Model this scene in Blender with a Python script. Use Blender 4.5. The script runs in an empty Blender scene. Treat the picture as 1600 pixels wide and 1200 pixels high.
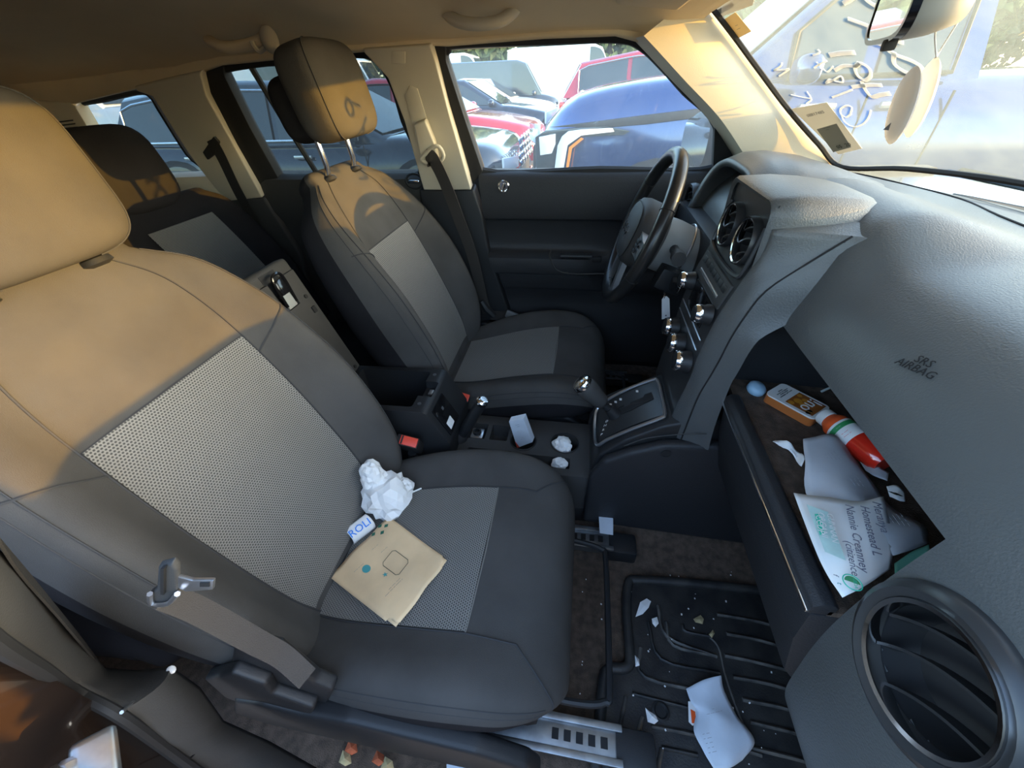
import bpy, bmesh, math, random
from mathutils import Vector, Matrix
random.seed(7)
SC = bpy.context.scene
COL = SC.collection
# ------------------------------------------------------------------ camera
FPX = 610.0                                  # focal length in pixels of a 1600x1200 frame
CAM = Vector((0.0, -0.737, 1.36))            # held in the open front passenger doorway
def _n(v): return Vector(v).normalized()
AX = _n((4131.5, 301.0, -610.0))             # car axes seen by the camera (right, down, forward)
AY = _n((125.0, -480.0, 610.0))
AX = (AX - AY * AX.dot(AY)).normalized()
AZ = AX.cross(AY)
if AZ.y > 0: AZ = -AZ
cd = bpy.data.cameras.new('camera'); co = bpy.data.objects.new('camera', cd); COL.objects.link(co)
cd.sensor_width = 36.0; cd.lens = FPX / 1600 * 36.0; cd.clip_start = 0.01; cd.clip_end = 500
R = Matrix(((AX.x, -AX.y, -AX.z), (AY.x, -AY.y, -AY.z), (AZ.x, -AZ.y, -AZ.z)))
co.matrix_world = Matrix.Translation(CAM) @ R.to_4x4()
SC.camera = co
# ------------------------------------------------------------------ sky, sun, exposure
SUN_EL, SUN_AZ = math.radians(7.3), math.radians(-1.5)
w = bpy.data.worlds.new('sky'); SC.world = w; w.use_nodes = True
nt = w.node_tree; bg = nt.nodes['Background']
sky = nt.nodes.new('ShaderNodeTexSky'); sky.sky_type = 'NISHITA'; sky.sun_disc = False
sky.sun_elevation = math.radians(16); sky.sun_rotation = math.radians(90)
sky.air_density = 1.0; sky.dust_density = 1.3; sky.ozone_density = 1.0
nt.links.new(sky.outputs[0], bg.inputs[0]); bg.inputs[1].default_value = 1.5
sl = bpy.data.lights.new('sun', 'SUN'); so = bpy.data.objects.new('sun', sl); COL.objects.link(so)
sl.energy = 16.0; sl.color = (1.0, 0.47, 0.04); sl.angle = math.radians(0.5)
so.rotation_euler = Vector((math.cos(SUN_EL)*math.cos(SUN_AZ), math.cos(SUN_EL)*math.sin(SUN_AZ), math.sin(SUN_EL))).to_track_quat('Z', 'Y').to_euler()
vs = SC.view_settings; vs.view_transform = 'Standard'; vs.look = 'None'; vs.gamma = 1.0; vs.use_curve_mapping = False
vs.exposure = 0.15
# ------------------------------------------------------------------ points seen at a pixel of the photograph, on a plane of the car
def ray(px, py):
    v = _n((px-800, py-600, FPX)); return Vector((AX.dot(v), AY.dot(v), AZ.dot(v)))
def atx(px, py, X): r = ray(px, py); return CAM + r * ((X-CAM.x)/r.x)
def aty(px, py, Y): r = ray(px, py); return CAM + r * ((Y-CAM.y)/r.y)
def atz(px, py, Z): r = ray(px, py); return CAM + r * ((Z-CAM.z)/r.z)
def wsx(y, z): return 0.93 - 1.3*(z-1.13) - 0.62*y*y         # windscreen surface
def atws(px, py, off=0.0):
    r = ray(px, py); a, b = 0.05, 4.0
    g = lambda t: (CAM+r*t).x - wsx((CAM+r*t).y, (CAM+r*t).z) + off
    t = 0.05
    while t < 4 and g(t) < 0: t += 0.01
    lo, hi = t-0.01, t
    for _ in range(30):
        m = (lo+hi)/2
        if g(m) < 0: lo = m
        else: hi = m
    return CAM + r*hi
def sidey(z, off=0.0): return (0.66 if z < 1.12 else 0.66-0.27*(z-1.12)) + off    # inner face of the driver's side
def atside(px, py, off=0.0):
    p = aty(px, py, 0.66)
    for _ in range(12): p = aty(px, py, sidey(p.z, off))
    return p
# ------------------------------------------------------------------ mesh helpers: every helper returns (verts, faces)
def cat(*gs):
    V, F = [], []
    for v, f in gs:
        o = len(V); V += [Vector(q) for q in v]; F += [tuple(i+o for i in q) for q in f]
    return V, F
def from_bm(bm):
    bm.verts.index_update()
    g = ([v.co.copy() for v in bm.verts], [tuple(v.index for v in f.verts) for f in bm.faces]); bm.free(); return g
def xf(g, M): return [M @ Vector(v) for v in g[0]], g[1]
def move(g, d): return [Vector(v)+Vector(d) for v in g[0]], g[1]
def rbox(c, s, b=0.005, rot=None, seg=2):
    bm = bmesh.new(); bmesh.ops.create_cube(bm, size=1.0)
    bmesh.ops.scale(bm, vec=Vector(s), verts=bm.verts)
    if b > 0: bmesh.ops.bevel(bm, geom=bm.edges[:], offset=min(b, min(s)*0.49), segments=seg, affect='EDGES', profile=0.6)
    M = Matrix.Translation(Vector(c))
    if rot is not None: M = M @ rot.to_4x4()
    bmesh.ops.transform(bm, matrix=M, verts=bm.verts)
    return from_bm(bm)
def frame(x, z=(0, 0, 1)):
    x = Vector(x).normalized(); z = Vector(z); y = z.cross(x)
    if y.length < 1e-6: y = Vector((0, 1, 0)).cross(x)
    y.normalize(); z = x.cross(y); return Matrix((x, y, z)).transposed()
def tube(pts, r, n=8, closed=False, flat=None):
    pts = [Vector(p) for p in pts]; m = len(pts); V, F = [], []
    up = None
    for i, p in enumerate(pts):
        a = pts[i-1] if (i > 0 or closed) else p; b = pts[(i+1) % m] if (i < m-1 or closed) else p
        t = (b-a).normalized() if (b-a).length > 1e-9 else Vector((1, 0, 0))
        if up is None:
            up = Vector((0, 0, 1)) if abs(t.z) < 0.9 else Vector((0, 1, 0))
        u = (up - t*up.dot(t)); u = u.normalized() if u.length > 1e-6 else t.orthogonal().normalized()
        up = u; w_ = t.cross(u); rr = r[i] if isinstance(r, (list, tuple)) else r
        for k in range(n):
            an = 2*math.pi*k/n; V.append(p + (u*math.cos(an) + w_*math.sin(an))*rr)
    for i in range(m if closed else m-1):
        j = (i+1) % m
        for k in range(n): F.append((i*n+k, i*n+(k+1) % n, j*n+(k+1) % n, j*n+k))
    if not closed: F.append(tuple(range(n-1, -1, -1))); F.append(tuple((m-1)*n+k for k in range(n)))
    return V, F
def lathe(prof, c=(0, 0, 0), axis=(0, 0, 1), n=24, cap=True):
    ax = Vector(axis).normalized(); u = ax.orthogonal().normalized(); v_ = ax.cross(u); c = Vector(c); V, F = [], []
    for r, h in prof:
        for k in range(n):
            a = 2*math.pi*k/n; V.append(c + ax*h + (u*math.cos(a)+v_*math.sin(a))*r)
    for i in range(len(prof)-1):
        for k in range(n): F.append((i*n+k, i*n+(k+1) % n, (i+1)*n+(k+1) % n, (i+1)*n+k))
    if cap:
        if prof[0][0] > 1e-6: F.append(tuple(range(n-1, -1, -1)))
        if prof[-1][0] > 1e-6: F.append(tuple((len(prof)-1)*n+k for k in range(n)))
    return V, F
def prism(poly, ext, b=0.0, seg=2):
    poly = [Vector(p) for p in poly]; ext = Vector(ext); bm = bmesh.new()
    a = [bm.verts.new(p) for p in poly]; c = [bm.verts.new(p+ext) for p in poly]; n = len(poly)
    bm.faces.new(a); bm.faces.new(c[::-1])
    for i in range(n): bm.faces.new((a[i], a[(i+1) % n], c[(i+1) % n], c[i]))
    bmesh.ops.recalc_face_normals(bm, faces=bm.faces)
    if b > 0: bmesh.ops.bevel(bm, geom=bm.edges[:], offset=b, segments=seg, affect='EDGES', profile=0.6, clamp_overlap=True)
    return from_bm(bm)
def grid(f, nu, nv, u0=0, u1=1, v0=0, v1=1, cu=False):
    V = [Vector(f(u0+(u1-u0)*i/nu, v0+(v1-v0)*j/nv)) for i in range(nu+1) for j in range(nv+1)]
    F = [(i*(nv+1)+j, (i+1)*(nv+1)+j, (i+1)*(nv+1)+j+1, i*(nv+1)+j+1) for i in range(nu) for j in range(nv)]
    return V, F
def skin(secs, closed=True, cap=True):          # loft of equal-length loops
    m = len(secs[0]); V = [Vector(p) for s in secs for p in s]; F = []
    for i in range(len(secs)-1):
        for k in range(m if closed else m-1):
            F.append((i*m+k, i*m+(k+1) % m, (i+1)*m+(k+1) % m, (i+1)*m+k))
    if cap and closed: F.append(tuple(range(m-1, -1, -1))); F.append(tuple((len(secs)-1)*m+k for k in range(m)))
    return V, F
def ip(keys, t):                                # smooth interpolation through (t, value...) keys
    if t <= keys[0][0]: return keys[0][1:] if len(keys[0]) > 2 else keys[0][1]
    if t >= keys[-1][0]: return keys[-1][1:] if len(keys[-1]) > 2 else keys[-1][1]
    for i in range(len(keys)-1):
        if keys[i][0] <= t <= keys[i+1][0]: break
    def tan(j, c):
        if j == 0: a, b = 0, 1
        elif j == len(keys)-1: a, b = j-1, j
        else: a, b = j-1, j+1
        return (keys[b][c]-keys[a][c])/(keys[b][0]-keys[a][0])
    h = keys[i+1][0]-keys[i][0]; s = (t-keys[i][0])/h; out = []
    for c in range(1, len(keys[0])):
        out.append((2*s**3-3*s*s+1)*keys[i][c]+(s**3-2*s*s+s)*h*tan(i, c)+(-2*s**3+3*s*s)*keys[i+1][c]+(s**3-s*s)*h*tan(i+1, c))
    return out if len(out) > 1 else out[0]
def spl(pts, n=8, closed=False):                # Catmull-Rom through points
    pts = [Vector(p) for p in pts]; m = len(pts); out = []
    for i in range(m if closed else m-1):
        p1, p2 = pts[i], pts[(i+1) % m]
        p0 = pts[i-1] if (i > 0 or closed) else p1*2-p2
        p3 = pts[(i+2) % m] if (i+2 < m or closed) else p2*2-p1
        for k in range(n):
            t = k/n; out.append(0.5*((2*p1)+(p2-p0)*t+(2*p0-5*p1+4*p2-p3)*t*t+(3*p1-p0-3*p2+p3)*t**3))
    if not closed: out.append(pts[-1])
    return out
def ellipsoid(c, r, e1=1.0, e2=1.0, nu=24, nv=14, rot=None):
    sg = lambda v, e: math.copysign(abs(v)**e, v)
    V, F = [], []; M = rot if rot is not None else Matrix.Identity(3)
    for j in range(nv+1):
        a = -math.pi/2+math.pi*j/nv
        for i in range(nu):
            b = 2*math.pi*i/nu
            V.append(Vector(c)+M @ Vector((r[0]*sg(math.cos(a), e1)*sg(math.cos(b), e2), r[1]*sg(math.cos(a), e1)*sg(math.sin(b), e2), r[2]*sg(math.sin(a), e1))))
    for j in range(nv):
        for i in range(nu): F.append((j*nu+i, j*nu+(i+1) % nu, (j+1)*nu+(i+1) % nu, (j+1)*nu+i))
    return V, F
# ------------------------------------------------------------------ objects
ORG = {}
def meta(o, label=None, cat_=None, group=None, kind=None):
    if label: o['label'] = label
    if cat_: o['category'] = cat_
    if group: o['group'] = group
    if kind: o['kind'] = kind
    return o
def thing(name, loc, label, cat_, group=None, kind=None):
    o = bpy.data.objects.new(name, None); COL.objects.link(o); o.location = loc; o.empty_display_size = 0.05
    ORG[o.name] = Vector(loc); return meta(o, label, cat_, group, kind)
def obj(name, g, mat, parent=None, smooth=40, uv=None, solid=0.0, label=None, subsurf=0):
    V, F = g
    if parent is not None: org = ORG[parent.name]
    else:
        xs = [v[0] for v in V]; ys = [v[1] for v in V]; zs = [v[2] for v in V]
        org = Vector(((min(xs)+max(xs))/2, (min(ys)+max(ys))/2, min(zs)))
    me = bpy.data.meshes.new(name); me.from_pydata([tuple(Vector(v)-org) for v in V], [], F)
    bm = bmesh.new(); bm.from_mesh(me); bmesh.ops.recalc_face_normals(bm, faces=bm.faces); bm.to_mesh(me); bm.free()
    if uv is not None:
        ul = me.uv_layers.new(name='UVMap')
        for lp in me.loops: ul.data[lp.index].uv = uv[lp.vertex_index]
    me.polygons.foreach_set('use_smooth', [bool(smooth)]*len(me.polygons))
    if smooth and smooth < 180: me.set_sharp_from_angle(angle=math.radians(smooth))
    o = bpy.data.objects.new(name, me); COL.objects.link(o)
    if mat is not None: me.materials.append(mat)
    if parent is not None: o.parent = parent
    else: o.location = org
    ORG[o.name] = org
    if solid: md = o.modifiers.new('thickness', 'SOLIDIFY'); md.thickness = solid; md.offset = 0
    if subsurf: md = o.modifiers.new('smooth', 'SUBSURF'); md.levels = subsurf; md.render_levels = subsurf
    if label: o['label'] = label
    return o
def copy_tree(o, parent=None, loc=None):
    c = o.copy(); COL.objects.link(c); ORG[c.name] = ORG[o.name].copy()
    if parent is not None: c.parent = parent
    if loc is not None: c.location = loc
    for ch in [q for q in bpy.data.objects if q.parent == o]: copy_tree(ch, c)
    return c
def text(name, body, size, origin, right, up, mat, parent, depth=0.0004, align='CENTER', space=1.0):
    cu = bpy.data.curves.new('t', 'FONT'); cu.body = body; cu.size = size; cu.align_x = align; cu.align_y = 'CENTER'; cu.extrude = depth; cu.resolution_u = 2; cu.space_line = space
    to = bpy.data.objects.new('t', cu); COL.objects.link(to)
    dg = bpy.context.evaluated_depsgraph_get(); me = bpy.data.meshes.new_from_object(to.evaluated_get(dg))
    r = Vector(right).normalized(); u = Vector(up); u = (u-r*u.dot(r)).normalized(); nn = r.cross(u)
    V = [Vector(origin)+r*v.co.x+u*v.co.y+nn*v.co.z for v in me.vertices]; F = [tuple(p.vertices) for p in me.polygons]
    bpy.data.objects.remove(to); bpy.data.curves.remove(cu); bpy.data.meshes.remove(me)
    return obj(name, (V, F), mat, parent, smooth=0)
def ribbon(pts, width, nrm, thick=0.0004):      # flat band along a path, nrm = facing (vector or list)
    pts = [Vector(p) for p in pts]; V, F = [], []
    for i, p in enumerate(pts):
        a = pts[max(i-1, 0)]; b = pts[min(i+1, len(pts)-1)]; t = (b-a).normalized()
        n = Vector(nrm[i] if isinstance(nrm, list) else nrm); s = t.cross(n).normalized(); n = s.cross(t).normalized()
        wd = width[i] if isinstance(width, list) else width
        V += [p-s*wd/2-n*thick/2, p+s*wd/2-n*thick/2, p+s*wd/2+n*thick/2, p-s*wd/2+n*thick/2]
    for i in range(len(pts)-1):
        for k in range(4): F.append((i*4+k, i*4+(k+1) % 4, i*4+4+(k+1) % 4, i*4+4+k))
    F.append((3, 2, 1, 0)); e = (len(pts)-1)*4; F.append((e, e+1, e+2, e+3))
    return V, F
# ------------------------------------------------------------------ materials
MATS = {}
def pm(name, col, rough=0.6, metal=0.0, var=0.0, vscale=8.0, bump=0.0, bscale=300.0, spec=0.5, col2=None, coat=0.0, sheen=0.0, trans=0.0, emit=None):
    m = bpy.data.materials.new(name); m.use_nodes = True; t = m.node_tree; b = t.nodes['Principled BSDF']; MATS[name] = m
    b.inputs['Base Color'].default_value = (*col, 1); b.inputs['Roughness'].default_value = rough; b.inputs['Metallic'].default_value = metal
    b.inputs['Specular IOR Level'].default_value = spec; b.inputs['Coat Weight'].default_value = coat; b.inputs['Sheen Weight'].default_value = sheen
    b.inputs['Coat Roughness'].default_value = 0.05
    tc = t.nodes.new('ShaderNodeTexCoord')
    if var or col2:
        n = t.nodes.new('ShaderNodeTexNoise'); n.inputs['Scale'].default_value = vscale; n.inputs['Detail'].default_value = 6; t.links.new(tc.outputs['Object'], n.inputs['Vector'])
        cr = t.nodes.new('ShaderNodeValToRGB'); c2 = col2 or tuple(min(1, c*(1+var)) for c in col)
        cr.color_ramp.elements[0].position = 0.35; cr.color_ramp.elements[1].position = 0.68
        cr.color_ramp.elements[0].color = (*(col if col2 else tuple(c*(1-var) for c in col)), 1); cr.color_ramp.elements[1].color = (*c2, 1)
        t.links.new(n.outputs['Fac'], cr.inputs['Fac']); t.links.new(cr.outputs['Color'], b.inputs['Base Color'])
    if bump:
        n = t.nodes.new('ShaderNodeTexNoise'); n.inputs['Scale'].default_value = bscale; n.inputs['Detail'].default_value = 3; t.links.new(tc.outputs['Object'], n.inputs['Vector'])
        bp = t.nodes.new('ShaderNodeBump'); bp.inputs['Strength'].default_value = bump; bp.inputs['Distance'].default_value = 0.002
        t.links.new(n.outputs['Fac'], bp.inputs['Height']); t.links.new(bp.outputs['Normal'], b.inputs['Normal'])
    if trans: b.inputs['Transmission Weight'].default_value = trans
    if emit: b.inputs['Emission Color'].default_value = (*emit[:3], 1); b.inputs['Emission Strength'].default_value = emit[3]
    return m
def glassmat(name, tint, dust, dust_col, gloss=0.06, nscale=4.0):
    m = bpy.data.materials.new(name); m.use_nodes = True; t = m.node_tree; t.nodes.remove(t.nodes['Principled BSDF']); out = t.nodes['Material Output']
    tr = t.nodes.new('ShaderNodeBsdfTransparent'); tr.inputs[0].default_value = (*tint, 1)
    gl = t.nodes.new('ShaderNodeBsdfGlossy'); gl.inputs['Roughness'].default_value = 0.02
    mx = t.nodes.new('ShaderNodeMixShader'); mx.inputs[0].default_value = gloss; t.links.new(tr.outputs[0], mx.inputs[1]); t.links.new(gl.outputs[0], mx.inputs[2]); last = mx
    if dust:
        df = t.nodes.new('ShaderNodeBsdfTranslucent'); df.inputs[0].default_value = (*dust_col, 1)
        d2 = t.nodes.new('ShaderNodeBsdfDiffuse'); d2.inputs[0].default_value = (*dust_col, 1)
        ad = t.nodes.new('ShaderNodeMixShader'); ad.inputs[0].default_value = 0.35; t.links.new(df.outputs[0], ad.inputs[1]); t.links.new(d2.outputs[0], ad.inputs[2])
        n = t.nodes.new('ShaderNodeTexNoise'); n.inputs['Scale'].default_value = nscale; n.inputs['Detail'].default_value = 8; n.inputs['Roughness'].default_value = 0.7
        tc = t.nodes.new('ShaderNodeTexCoord'); t.links.new(tc.outputs['Object'], n.inputs['Vector'])
        mr = t.nodes.new('ShaderNodeMapRange'); mr.inputs['From Min'].default_value = 0.3; mr.inputs['From Max'].default_value = 0.7
        mr.inputs['To Min'].default_value = dust*0.7; mr.inputs['To Max'].default_value = dust*1.35; t.links.new(n.outputs['Fac'], mr.inputs['Value'])
        m2 = t.nodes.new('ShaderNodeMixShader'); t.links.new(mr.outputs[0], m2.inputs[0]); t.links.new(mx.outputs[0], m2.inputs[1]); t.links.new(ad.outputs[0], m2.inputs[2]); last = m2
    t.links.new(last.outputs[0], out.inputs[0]); MATS[name] = m; return m
def weave(name, base, hole, pu, pv):            # spacer-mesh seat fabric: rows of small dark holes, from the UV map in metres
    m = pm(name, base, 0.85); t = m.node_tree; b = t.nodes['Principled BSDF']
    uvn = t.nodes.new('ShaderNodeUVMap'); sp = t.nodes.new('ShaderNodeSeparateXYZ'); t.links.new(uvn.outputs[0], sp.inputs[0])
    def mth(op, a, b_=None, c=None):
        n = t.nodes.new('ShaderNodeMath'); n.operation = op
        for k, q in enumerate((a, b_, c)):
            if q is None: continue
            if isinstance(q, (int, float)): n.inputs[k].default_value = q
            else: t.links.new(q, n.inputs[k])
        return n.outputs[0]
    row = mth('DIVIDE', sp.outputs[1], pv); ri = mth('FLOOR', row); odd = mth('MODULO', ri, 2.0)
    cu_ = mth('ADD', mth('DIVIDE', sp.outputs[0], pu), mth('MULTIPLY', odd, 0.5))
    fx = mth('SUBTRACT', mth('FRACT', cu_), 0.5); fy = mth('SUBTRACT', mth('FRACT', row), 0.5)
    d = mth('SQRT', mth('ADD', mth('MULTIPLY', mth('MULTIPLY', fx, fx), 1.0), mth('MULTIPLY', mth('MULTIPLY', fy, fy), 1.2)))
    mr = t.nodes.new('ShaderNodeMapRange'); mr.inputs['From Min'].default_value = 0.26; mr.inputs['From Max'].default_value = 0.42; t.links.new(d, mr.inputs['Value'])
    mx = t.nodes.new('ShaderNodeMix'); mx.data_type = 'RGBA'; mx.inputs[6].default_value = (*hole, 1); mx.inputs[7].default_value = (*base, 1)
    t.links.new(mr.outputs[0], mx.inputs[0]); t.links.new(mx.outputs[2], b.inputs['Base Color'])
    bp = t.nodes.new('ShaderNodeBump'); bp.inputs['Strength'].default_value = 0.6; bp.inputs['Distance'].default_value = 0.002; t.links.new(mr.outputs[0], bp.inputs['Height']); t.links.new(bp.outputs['Normal'], b.inputs['Normal'])
    return m
M_cloth = pm('seat_cloth', (0.074, 0.071, 0.068), 0.95, var=0.12, vscale=9, bump=0.35, bscale=900, spec=0.12)
M_clothd = pm('seat_side_cloth', (0.02, 0.019, 0.021), 0.95, var=0.12, vscale=9, bump=0.3, bscale=900, spec=0.1)  # darker side fabric, deepened further to paint in shade at the doorway
M_mesh = weave('seat_mesh', (0.235, 0.225, 0.205), (0.06, 0.058, 0.055), 0.0046, 0.0039)
M_seam = pm('seam_thread', (0.04, 0.04, 0.042), 0.9)
M_stitch = pm('pale_stitch', (0.2, 0.19, 0.17), 0.9)
M_plast = pm('black_plastic', (0.016, 0.017, 0.019), 0.5, bump=0.15, bscale=700)
M_plastg = pm('grey_plastic', (0.055, 0.054, 0.053), 0.65, var=0.06, bump=0.2, bscale=600, spec=0.3)
M_dash = pm('dash_vinyl', (0.095, 0.10, 0.101), 0.36, var=0.05, vscale=5, bump=0.35, bscale=420)
M_dashd = pm('dash_lower_vinyl', (0.02, 0.021, 0.024), 0.55, bump=0.35, bscale=420)
M_face = pm('satin_face', (0.035, 0.036, 0.038), 0.35)
M_gloss = pm('gloss_black', (0.008, 0.008, 0.009), 0.12)
M_chrome = pm('chrome', (0.85, 0.85, 0.86), 0.12, 1.0)
M_silver = pm('satin_silver', (0.55, 0.56, 0.58), 0.3, 0.9)
M_steel = pm('rail_steel', (0.32, 0.34, 0.36), 0.35, 0.9, var=0.2, vscale=30)
M_beige = pm('beige_trim', (0.52, 0.47, 0.37), 0.7, bump=0.15, bscale=500)
M_head = pm('headliner', (0.68, 0.55, 0.36), 0.95, var=0.08, vscale=3, bump=0.4, bscale=900)
M_rubber = pm('black_rubber', (0.012, 0.012, 0.013), 0.7)
M_carpet = pm('carpet', (0.095, 0.066, 0.048), 0.95, var=0.35, vscale=60, bump=0.9, bscale=500)
M_mat = pm('rubber_mat', (0.015, 0.016, 0.018), 0.5, col2=(0.045, 0.043, 0.04), vscale=22, bump=0.3, bscale=300)
M_dust = pm('dusty_rubber', (0.022, 0.022, 0.023), 0.6, col2=(0.14, 0.13, 0.115), vscale=30)
M_belt = pm('belt_webbing', (0.052, 0.045, 0.04), 0.75, bump=0.5, bscale=800)
M_beltk = pm('black_webbing', (0.022, 0.02, 0.019), 0.75, bump=0.5, bscale=800)
M_red = pm('buckle_red', (0.75, 0.07, 0.04), 0.4)
M_paper = pm('white_paper', (0.88, 0.88, 0.87), 0.8, var=0.03, vscale=20)
M_receipt = pm('receipt_paper', (0.62, 0.68, 0.76), 0.8, var=0.05, vscale=30)
M_bag = pm('kraft_paper', (0.84, 0.60, 0.35), 0.85, var=0.06, vscale=18, bump=0.25, bscale=60)
M_ink = pm('grey_ink', (0.2, 0.2, 0.22), 0.8)
M_pale = pm('pale_ink', (0.42, 0.44, 0.48), 0.8)
M_inkd = pm('dark_ink', (0.03, 0.045, 0.035), 0.8)
M_inkg = pm('green_ink', (0.03, 0.16, 0.10), 0.8)
M_teal = pm('teal_ink', (0.08, 0.36, 0.36), 0.8)
M_blue = pm('blue_print', (0.0, 0.20, 0.75), 0.5)
M_white = pm('white_plastic', (0.82, 0.82, 0.80), 0.45)
M_wtext = pm('white_print', (0.75, 0.75, 0.75), 0.6)
def glowmat(name, col, k=0.5):                    # thin sheet that lets light through
    m = pm(name, col, 0.6); t = m.node_tree; b = t.nodes['Principled BSDF']; out = t.nodes['Material Output']
    tl = t.nodes.new('ShaderNodeBsdfTranslucent'); tl.inputs[0].default_value = (*col, 1); mx = t.nodes.new('ShaderNodeMixShader'); mx.inputs[0].default_value = k
    t.links.new(b.outputs[0], mx.inputs[1]); t.links.new(tl.outputs[0], mx.inputs[2]); t.links.new(mx.outputs[0], out.inputs[0]); return m
M_paint = glowmat('window_marker', (0.92, 0.92, 0.92), 0.35)
M_disc = glowmat('thin_white_plastic', (0.88, 0.88, 0.88), 0.4)
M_jamb = pm('door_jamb_paint', (0.026, 0.017, 0.013), 0.18, 0.3, coat=1.0, var=0.3, vscale=6)
M_column = pm('column_grey', (0.33, 0.34, 0.33), 0.5)
G_ws = glassmat('windscreen_glass', (0.82, 0.88, 0.85), 0.42, (0.19, 0.245, 0.24), 0.03, 7.0)
G_side = glassmat('side_glass', (0.88, 0.92, 0.91), 0.06, (0.8, 0.82, 0.82), 0.03, 5.0)
G_dark = glassmat('dark_privacy_glass', (0.22, 0.25, 0.26), 0.02, (0.5, 0.5, 0.5), 0.04, 5.0)
G_tint = glassmat('privacy_glass', (0.42, 0.47, 0.48), 0.03, (0.7, 0.72, 0.72), 0.04, 5.0)
# ================================================================== the cabin shell
def st(name, g, mat, label, cat_, **k):
    return meta(obj(name, g, mat, **k), label, cat_, kind='structure')
def zceil(x, y):
    a = min(abs(y)/0.6, 1.0)
    return 1.535 - 0.045*max(0, min(1, (x+0.1)/0.56))**2 - 0.03*max(0, -x-0.7)**1.5 - (0.045*a**2 + 0.055*a**6)*(1-0.6*max(0, min(1, (x-0.16)/0.14))) + 0.004*math.sin(x*5.0)*(1-a)
def f_ceil(u, v):
    y = -0.62+1.24*v; xf_ = wsx(y, 1.485)-0.015; x = -2.05+(xf_+2.05)*u
    return (x, y, zceil(x, y))
st('ceiling', grid(f_ceil, 60, 40), M_head, 'warm beige cloth headliner over the whole cabin', 'ceiling', solid=0.012, smooth=180)
# floor, firewall, rear and far side panels
def f_floor(u, v):
    x = -2.05+3.05*u; y = -0.69+1.44*v
    z = 0.36 + (0.28*max(0, (x-0.62)/0.38)**1.3 if x > 0.62 else 0)
    z += 0.06*math.exp(-(y/0.13)**2) + 0.002*math.sin(31*x+17*y)
    return (x, y, z)
floor = st('floor', grid(f_floor, 60, 44), M_carpet, 'worn dark brown carpet on the cabin floor', 'floor', smooth=180)
st('wall_front', rbox((1.0, 0, 0.72), (0.03, 1.4, 0.72), 0.005), M_rubber, 'dark firewall behind the dashboard', 'wall')
wl = meta(thing('wall_left', (-0.6, 0.73, 0.36), 'dark lower body panel along the driver side', 'wall', kind='structure'))
obj('panel', rbox((-0.52, 0.745, 0.72), (3.06, 0.05, 0.80), 0.005), M_rubber, wl)
wb = meta(thing('wall_back', (-2.06, 0, 0.36), 'rear hatch panel with its window opening', 'wall', kind='structure'))
obj('panel', rbox((-2.07, 0, 0.68), (0.03, 1.4, 0.66), 0.005), M_plastg, wb)
obj('pane', rbox((-2.06, 0, 1.22), (.005, 1.1, .45), 0), G_dark, wb, smooth=0)
obj('header', rbox((-2.05, 0, 1.42), (.06, 1.42, .18), .02), M_head, wb)
for s in (-1, 1): obj('side_panel', rbox((-2.07, s*0.6, 1.2), (0.03, 0.14, 0.42), 0.005), M_beige, wb)
# passenger side behind the front door: lower panel, rear door frame
wr = meta(thing('wall_right', (-1.3, -0.7, 0.36), 'passenger side body panel behind the front seat', 'wall', kind='structure'))
obj('panel', rbox((-1.35, -0.72, 0.74), (1.35, 0.03, 0.76), 0.005), M_plastg, wr)
obj('pillar', prism([(-0.66, -0.69, 1.12), (-0.56, -0.69, 1.12), (-0.6, -0.6, 1.45), (-0.72, -0.6, 1.45)], (0, -0.03, 0), 0.004), M_beige, wr)
obj('pane', prism([(-.66, -.705, 1.12), (-1.2, -.705, 1.12), (-1.24, -.615, 1.43), (-.72, -.615, 1.44)], (0, -.004, 0)), G_dark, wr, smooth=0)
obj('pane', prism([(-1.36, -.705, 1.12), (-1.98, -.705, 1.12), (-1.95, -.615, 1.42), (-1.42, -.615, 1.42)], (0, -.004, 0)), G_dark, wr, smooth=0)
obj('rear_pillar', prism([(-2.06, -.69, 1.12), (-1.95, -.69, 1.12), (-1.92, -.6, 1.43), (-2.06, -.6, 1.43)], (0, -.03, 0), .004), M_beige, wr)
obj('pillar', prism([(-1.36, -0.69, 1.12), (-1.2, -0.69, 1.12), (-1.24, -0.6, 1.43), (-1.42, -0.6, 1.42)], (0, -0.03, 0), 0.004), M_beige, wr)
# ---------------- driver side pillars (trim), laid on the leaning inner side of the car
def spoly(pxs, off=0.0): return [atside(x, y, off) for x, y in pxs]
EXT = Vector((0, 0.045, 0.012))
t1 = meta(thing('trim_1', atside(700, 297), 'pale beige upper pillar trim between the driver door and rear door', 'pillar trim', kind='structure'))
obj('panel', prism(spoly([(566, 77), (570, 84), (606, 122), (632, 190), (662, 297), (736, 297), (700, 172), (682, 103), (674, 76), (672, 70)], -0.03), EXT*1.2, 0.008, 3), M_beige, t1)
cp = [atside(x, y, -0.032) for x, y in [(612, 80), (633, 80), (633, 99), (612, 100)]]
obj('airbag_badge', prism(cp, (0, 0.004, 0), 0.002), M_beige, t1)
tr = [atside(x, y, -0.033) for x, y in [(632, 148), (640, 133), (652, 138), (668, 190), (670, 240), (655, 240)]]
obj('height_slider', prism(tr, (0, 0.006, 0), 0.003), M_beige, t1)
t2 = meta(thing('trim_2', atside(730, 400), 'black lower pillar trim beside the driver seat', 'pillar trim', kind='structure'))
obj('panel', prism(spoly([(655, 297), (740, 297), (754, 339), (764, 395), (797, 492), (700, 520), (668, 400)], -0.025), EXT, 0.008, 3), M_plast, t2)
t3 = meta(thing('trim_3', atside(370, 310), 'beige rear pillar trim between the rear door and quarter window', 'pillar trim', kind='structure'))
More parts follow.
